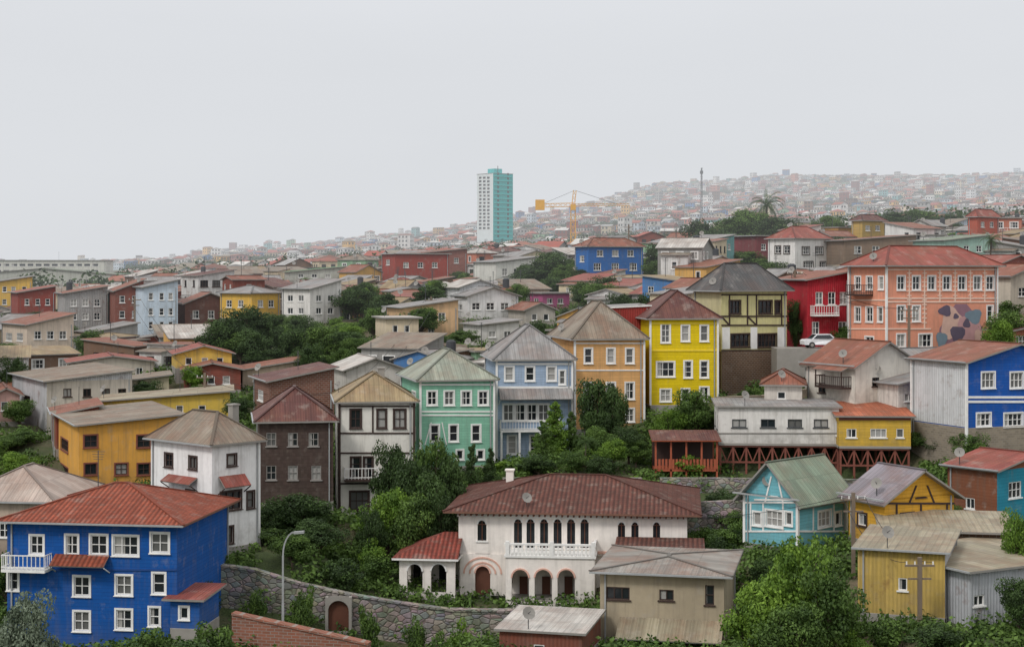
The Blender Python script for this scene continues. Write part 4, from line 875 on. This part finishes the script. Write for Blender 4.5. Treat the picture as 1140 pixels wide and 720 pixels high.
for a in [('pine',618,447,46,149,'bright'),('pine',604,468,34,147,'mid'),('pine',636,458,36,150,'mid'),('broad',662,417,54,153,'dark'),('broad',682,426,40,152,'dark'),
 ('broad',438,484,56,137,'dark'),('broad',480,478,64,136,'mid'),('broad',462,500,66,133,'dark'),('broad',503,498,50,134,'dark'),('pine',526,494,36,140,'dark'),('pine',546,498,30,141,'dark'),
 ('broad',430,535,64,129,'bright'),('broad',458,540,60,128,'mid'),('broad',475,520,60,131,'dark'),('shrub',412,590,48,126,'bright'),('broad',335,547,90,131,'dark'),('broad',305,562,58,130,'dark'),
 ('broad',355,574,70,126,'dark'),('broad',490,545,50,129,'dark'),('broad',325,590,60,122,'mid'),('shrub',380,610,60,121,'dark'),('broad',415,560,44,127,'dark'),
 ('broad',770,430,54,155,'mid'),('broad',745,449,40,154,'bright'),('broad',700,472,50,148,'dark'),('broad',668,470,46,146,'mid'),('palm',652,482,40,145,'dark'),('broad',708,488,36,147,'mid'),
 ('broad',640,500,46,143,'mid'),('broad',600,505,44,143,'dark'),('broad',670,505,44,142,'dark'),
 ('broad',888,586,110,96,'bright'),('broad',848,638,90,95,'bright'),('broad',920,622,90,94,'mid'),('broad',880,660,90,92,'mid'),('broad',28,650,80,95,'olive'),('shrub',3,668,60,94,'olive'),
 ('shrub',172,676,90,100,'mid'),('shrub',235,672,80,101,'mid'),('shrub',215,692,100,98,'dark'),('broad',248,612,34,118.6,'mid'),('broad',272,622,30,118.6,'mid'),('broad',232,640,30,113,'dark'),('shrub',336,632,36,114,'mid'),('shrub',285,640,30,114,'mid'),
 ('broad',1132,560,46,105,'bright'),('broad',1134,640,56,97,'dark'),('shrub',412,652,34,115,'mid'),('shrub',462,668,34,115,'mid'),('shrub',510,674,44,114.5,'bright'),('shrub',488,690,44,112,'mid'),('shrub',600,694,50,112,'mid'),('shrub',545,684,40,113,'dark'),
 ('shrub',985,672,60,96,'mid'),('shrub',1040,684,70,95,'dark'),('shrub',950,690,60,94,'bright'),
 ('broad',272,336,66,212,'dark'),('broad',245,352,56,210,'dark'),('broad',300,350,56,213,'dark'),('broad',330,363,46,205,'dark'),('broad',360,360,56,203,'mid'),('broad',388,368,44,200,'dark'),
 ('broad',395,318,54,238,'dark'),('broad',425,322,46,236,'dark'),('broad',480,314,50,232,'dark'),('broad',612,278,66,300,'dark'),('broad',590,296,46,296,'dark'),('broad',640,298,44,290,'dark'),
 ('broad',660,318,50,245,'dark'),('broad',735,268,46,300,'dark'),('broad',755,272,50,290,'dark'),('broad',768,283,44,280,'dark'),('broad',735,288,46,280,'mid'),
 ('broad',810,236,66,360,'mid'),('broad',840,228,66,370,'mid'),('broad',868,238,64,360,'dark'),('broad',790,252,56,345,'dark'),('broad',825,256,64,330,'dark'),('palm',853,213,40,400,'dark'),('broad',780,240,44,360,'dark'),('broad',895,250,56,340,'dark'),('broad',850,260,60,320,'mid'),
 ('broad',920,238,44,370,'mid'),('broad',800,272,50,300,'dark'),('broad',830,278,56,290,'mid'),('broad',862,290,50,250,'dark'),('broad',925,262,40,300,'dark'),('broad',880,300,44,215,'dark'),
 ('palm',1103,258,40,255,'dark'),('palm',210,296,26,380,'dark'),('broad',1125,343,56,168,'mid'),('broad',1112,350,40,166,'bright'),('broad',1030,394,50,158,'mid'),('broad',1030,430,52,149,'dark'),('broad',1047,452,52,147,'dark'),
 ('broad',1026,476,48,146,'mid'),('broad',1048,488,48,145,'dark'),('broad',1040,405,44,160,'dark'),('broad',885,330,24,178,'dark'),('broad',1000,232,56,380,'dark'),('broad',1028,230,50,390,'mid'),('broad',1060,236,44,380,'dark'),
 ('broad',515,366,46,202,'mid'),('broad',490,373,44,198,'dark'),('shrub',560,508,42,146,'bright'),('shrub',590,512,44,144,'dark'),('shrub',705,528,46,142,'bright'),('broad',795,452,34,156,'mid'),
 ('broad',16,393,36,190,'dark'),('broad',20,478,44,162,'mid'),('broad',8,485,44,160,'mid'),('broad',560,430,20,158,'dark'),('shrub',825,438,40,156,'mid'),('shrub',800,540,54,138,'dark'),('shrub',740,548,50,136,'mid'),
 ('broad',265,440,40,160,'dark'),('broad',240,470,48,152,'dark'),('broad',155,455,30,166,'mid'),('broad',640,350,36,190,'dark'),('broad',590,362,36,192,'mid'),('shrub',775,572,64,127,'mid'),('shrub',800,588,54,122,'dark'),('shrub',945,540,60,136,'mid'),('shrub',1000,545,60,136,'dark')]: T(*a)
random.shuffle(AT); nat_=0
for x,y,z in AT:
    if nat_>330: break
    if not free(x,y,1.2,.75): continue
    hh=random.uniform(2.6,6.5)
    if not unblocked(x,y,2.2,z+hh,.3):
        hh=2.
        if not unblocked(x,y,1.8,z+hh,.35): continue
    T('broad' if hh>2.5 else 'shrub',CX+F*x/y,HY-(z+hh)/y*F,random.uniform(3.5,6.5)*F/y if hh>2.5 else 3.*F/y,y,random.choice(['dark','dark','mid','mid','dark','bright'])); nat_+=1
for _ in range(1200):
    if nat_>420: break
    d=random.uniform(108,200); px=random.uniform(-60,1200); x=(px-CX)/F*d
    if not free(x,d,1.,.75): continue
    if d<121 and 180<px<670: continue
    z=float(ground([x],[d])[0]); hh=random.uniform(1.6,4.)
    if not unblocked(x,d,2.,z+hh,.3): continue
    T('broad' if hh>3 else 'shrub',px,HY-(z+hh)/d*F,random.uniform(3.,4.5)*F/d,d,random.choice(['dark','mid','mid','bright'])); nat_+=1
cen=[];rad=[];sh=[]; xs=[];ys=[]
for _ in range(9500):
    d=random.uniform(92,380) if random.random()<.7 else random.uniform(92,160); px=random.uniform(-150,1290)
    if 106<d<119.5 and 180<px<670 and random.random()<.72: continue
    if 134<d<147 and 730<px<1015 and random.random()<.7: continue
    if 139>d>133 and 555<px<720: continue
    xs.append((px-CX)/F*d); ys.append(d)
zs_=ground(xs,ys); cnts=[];sz=[]
for x,y,z in zip(xs,ys,zs_):
    if all((x-a)**2+(y-b)**2>(c_*.78+.4)**2 for a,b,c_ in FOOT):
        for k in range(3):
            r=random.uniform(.3,.95); cen.append((x+random.uniform(-1,1),y+random.uniform(-1,1),z+r*.4)); rad.append((r*1.3,r*1.3,r*.9)); sh.append(random.random()); cnts.append(26 if y>200 else 50); sz.append(.32)
v,f,s=leaves(cen,rad,cnts,np.array(sz),sh); me=fastmesh('hillside_shrubs',v,f,[LM['mid']],attr=s); o=bpy.data.objects.new('hillside_shrubs',me); sc.collection.objects.link(o)
cen=[];rad=[];sh=[];sz=[]
for x,y,z in DT[:7500]:
    for k in range(3):
        r=random.uniform(1.4,3.4); cen.append((x+random.uniform(-3,3),y+random.uniform(-3,3),z+r+random.uniform(0,2))); rad.append((r,r,r)); sh.append(random.random()*.7); sz.append(1.1)
v,f,s=leaves(cen,rad,[34]*len(cen),np.array(sz),sh); me=fastmesh('distant_trees',v,f,[LM['dark']],attr=s); o=bpy.data.objects.new('distant_trees',me); sc.collection.objects.link(o)
# ------------------------------------------------------------- street furniture
def lamp(px,yt,yb,d,arm=1.):
    mb=MB(); b=sv(px,yb,d); t=sv(px,yt,d); zg=float(ground([b.x],[b.y])[0]); b.z=min(b.z,zg)-.2; G=GALV
    hh=t.z-b.z; pr=b; 
    for i in range(1,5): q=Vector((b.x,b.y,b.z+hh*.8*i/4)); mb.bar(pr,q,.2-.02*i,G); pr=q
    for i in range(1,7):
        an=i/6*math.pi/2; q=Vector((b.x+arm*(1-math.cos(an)),b.y,b.z+hh*.8+hh*.2*math.sin(an))); mb.bar(pr,q,.1,G); pr=q
    mb.par(pr-Vector((.05,.15,.12)),(.7,0,.05),(0,.3,0),(0,0,.16),G); mb.build('street_lamp')
lamp(315,592,690,110,.8)
def pole(px,yt,d,name='utility_pole'):
    t=sv(px,yt,d); zg=float(ground([t.x],[t.y])[0]); mb=MB(); W_=plain('pole_wood',C(120,105,90)); mb.bar((t.x,t.y,zg-.5),t,.24,W_); mb.bar(t+Vector((-.9,0,-.5)),t+Vector((.9,0,-.5)),.12,W_); mb.bar(t+Vector((-.7,0,-1.3)),t+Vector((.7,0,-1.3)),.1,W_)
    for x in(-.8,-.3,.3,.8): mb.bar(t+Vector((x,0,-.44)),t+Vector((x,0,-.25)),.07,WH)
    mb.build(name); return t
pl=[pole(950,548,112),pole(1024,620,98),pole(660,560,140),pole(395,430,150),pole(228,415,172),pole(885,300,182),pole(1012,340,166),pole(150,330,235),pole(480,330,222),pole(700,250,300)]
mb=MB(); CB=plain('cable_black',(.02,.02,.02,1))
def cable(p,q,sag=1.2):
    pr=p
    for i in range(1,13):
        u=i/12; r=p.lerp(q,u)-Vector((0,0,sag*4*u*(1-u))); mb.bar(pr,r,.03,CB); pr=r
for i,j in((0,1),(0,2),(3,4),(4,7),(5,6),(8,9),(3,8)):
    for o in(-.8,.8): cable(pl[i]+Vector((o,0,-.3)),pl[j]+Vector((o,0,-.3)))
mb.build('overhead_cables')
mb=MB(); b=sv(781,222,1100); t=sv(781,187,1100); zg=float(ground([b.x],[b.y])[0]); b.z=zg-1
for dx,dy in((-1,-1),(1,-1),(0,1)): mb.bar(b+Vector((dx,dy,0)),t+Vector((dx*.3,dy*.3,0)),.3,METAL)
for i in range(14): 
    a=b.lerp(t,i/14);c=b.lerp(t,(i+1)/14); mb.bar(a+Vector((-.8,-.8,0)),c+Vector((.7,-.8,0)),.2,METAL)
mb.box(t.x-1,t.x+1,t.y-1,t.y+1,t.z-4,t.z-2,METAL); mb.build('radio_mast')
def car(px,py,d,col,ang=0):
    p=sv(px,py,d); mb=MB(); P_=plain('car_paint',col,.25); K=plain('tyre_rubber',(.02,.02,.02,1)); pr=[(-2.1,.35),(-2.15,.75),(-1.9,.9),(-1.35,.95),(-.8,1.42),(.75,1.45),(1.25,1.0),(2.0,.88),(2.15,.6),(2.1,.35)]
    for s in(-1,1):
        pts=[(x,s*.85 if z<1 else s*.68,z) for x,z in pr]; mb.poly(pts if s>0 else pts[::-1],P_)
        mb.poly([(x,s*.87 if z<1.1 else s*.72,z) for x,z in [(-1.15,1.0),(-.72,1.36),(.65,1.38),(1.0,1.02)]],GL[0])
    for (x,z),(x2,z2) in zip(pr,pr[1:]+pr[:1]):
        w=.85 if z<1 else .68;w2=.85 if z2<1 else .68; gm=GL[0] if (z<1 and z2>1.3)or(z>1.3 and z2<1.1) else P_; mb.poly([(x,-w,z),(x,w,z),(x2,w2,z2),(x2,-w2,z2)],gm)
    for x in(-1.3,1.3):
        for s in(-1,1):
            ring=[(x+.33*math.cos(i*.524),s*.88,.33+.33*math.sin(i*.524)) for i in range(12)]; mb.poly(ring,K); r2=[(a,s*.66,c) for a,b_,c in ring]
            for i in range(12): mb.poly([ring[i],ring[(i+1)%12],r2[(i+1)%12],r2[i]],K)
            mb.poly([(x+.18*math.cos(i*.785),s*.89,.33+.18*math.sin(i*.785)) for i in range(8)],DIRTY)
    o=mb.build('parked_car'); zg=float(ground([p.x],[p.y])[0]); o.location=(p.x,p.y,max(zg,p.z)); o.rotation_euler=(0,0,ang)
    mb=MB(); zq=max(zg,p.z); mb.box(p.x-5,p.x+5,p.y-1.6,p.y+2.,zq-3,zq-.004,CONC); mb.build('parking_terrace')
car(915,387,170,C(235,235,237),.1)
mb=MB(); a=sv(729,522,144.5); 
mb.box(a.x,a.x+5.6,a.y,a.y+3,a.z-.2,a.z,ORW)
for i in range(5):
    x=a.x+i*1.37; mb.box(x,x+.16,a.y,a.y+.16,a.z-3,a.z+2.6,ORW); mb.box(x,x+.16,a.y+2.8,a.y+2.93,a.z-3,a.z+2.6,ORW)
mb.slab([(a.x-.3,a.y-.4,a.z+2.5),(a.x+5.9,a.y-.4,a.z+2.5),(a.x+5.9,a.y+3.2,a.z+3.1),(a.x-.3,a.y+3.2,a.z+3.1)],.1,R_DR,ORW)
for i in range(18): mb.box(a.x+i*.31,a.x+i*.31+.2,a.y-.02,a.y+.03,a.z,a.z+.9,ORW)
mb.box(a.x,a.x+5.5,a.y+2.7,a.y+2.78,a.z,a.z+2.5,DKB); mb.build('garden_pergola')
# ------------------------------------------------------------- haze, sky, sun, camera
SG=.00036; HL=(.705,.725,.755)
m=bpy.data.materials.new('glowing_haze'); m.use_nodes=True; nt=m.node_tree; nt.nodes.clear(); o_=nt.nodes.new('ShaderNodeOutputMaterial'); ab=nt.nodes.new('ShaderNodeVolumeAbsorption'); ab.inputs['Density'].default_value=SG; ab.inputs['Color'].default_value=(0,0,0,1)
em=nt.nodes.new('ShaderNodeEmission'); em.inputs['Color'].default_value=(*HL,1); em.inputs['Strength'].default_value=SG; ad=nt.nodes.new('ShaderNodeAddShader'); nt.links.new(ab.outputs[0],ad.inputs[0]); nt.links.new(em.outputs[0],ad.inputs[1]); nt.links.new(ad.outputs[0],o_.inputs['Volume'])  # emission glows at sky brightness, standing in for light the haze would scatter
mb=MB(); mb.box(-2600,2600,190,3400,-140,420,m); mb.build('glowing_haze')
w=bpy.data.worlds.new('World'); sc.world=w; w.use_nodes=True; nt=w.node_tree; bg=nt.nodes['Background']
sky=nt.nodes.new('ShaderNodeTexSky'); sky.sky_type='NISHITA'; sky.sun_disc=False; sky.sun_elevation=math.radians(48); sky.sun_rotation=math.radians(215)
tc=nt.nodes.new('ShaderNodeTexCoord'); sp=nt.nodes.new('ShaderNodeSeparateXYZ'); nt.links.new(tc.outputs['Generated'],sp.inputs[0])
rp=nt.nodes.new('ShaderNodeValToRGB'); nt.links.new(sp.outputs[2],rp.inputs[0]); e=rp.color_ramp.elements
e[0].position=0; e[0].color=(.645,.662,.69,1); e[1].position=1; e[1].color=(1.15,1.15,1.15,1); x=rp.color_ramp.elements.new(.15); x.color=(.70,.712,.742,1); x=rp.color_ramp.elements.new(.4); x.color=(.92,.93,.95,1)
mp=nt.nodes.new('ShaderNodeMapping'); mp.inputs['Scale'].default_value=(1.5,1.5,6); nt.links.new(tc.outputs['Generated'],mp.inputs[0]); ns=nt.nodes.new('ShaderNodeTexNoise'); ns.inputs['Scale'].default_value=1.6; ns.inputs['Detail'].default_value=4; nt.links.new(mp.outputs[0],ns.inputs[0])
mr=nt.nodes.new('ShaderNodeMapRange'); nt.links.new(ns.outputs[0],mr.inputs[0]); mr.inputs[3].default_value=10.3; mr.inputs[4].default_value=11.7; mr.inputs[1].default_value=.3; mr.inputs[2].default_value=.7
sca=nt.nodes.new('ShaderNodeVectorMath'); sca.operation='SCALE'; nt.links.new(rp.outputs[0],sca.inputs[0]); nt.links.new(mr.outputs[0],sca.inputs['Scale'])
mx=nt.nodes.new('ShaderNodeMixRGB'); mx.inputs[0].default_value=.94; nt.links.new(sky.outputs[0],mx.inputs[1]); nt.links.new(sca.outputs[0],mx.inputs[2]); nt.links.new(mx.outputs[0],bg.inputs[0]); bg.inputs[1].default_value=.1
sl=bpy.data.lights.new('sun','SUN'); sl.energy=1.5; sl.angle=math.radians(12); sl.color=(1,.97,.93); so=bpy.data.objects.new('sun',sl); sc.collection.objects.link(so); so.rotation_euler=Vector((.55,.7,-.9)).to_track_quat('-Z','Y').to_euler()
cam=bpy.data.cameras.new('camera'); co=bpy.data.objects.new('camera',cam); sc.collection.objects.link(co); co.rotation_euler=(math.radians(90),0,0); cam.sensor_width=36; cam.lens=36*F/1140; cam.shift_y=-(360-HY)/1140; cam.clip_end=30000; cam.clip_start=.5; sc.camera=co
sc.view_settings.view_transform='Standard'; sc.view_settings.look='None'; sc.view_settings.exposure=0
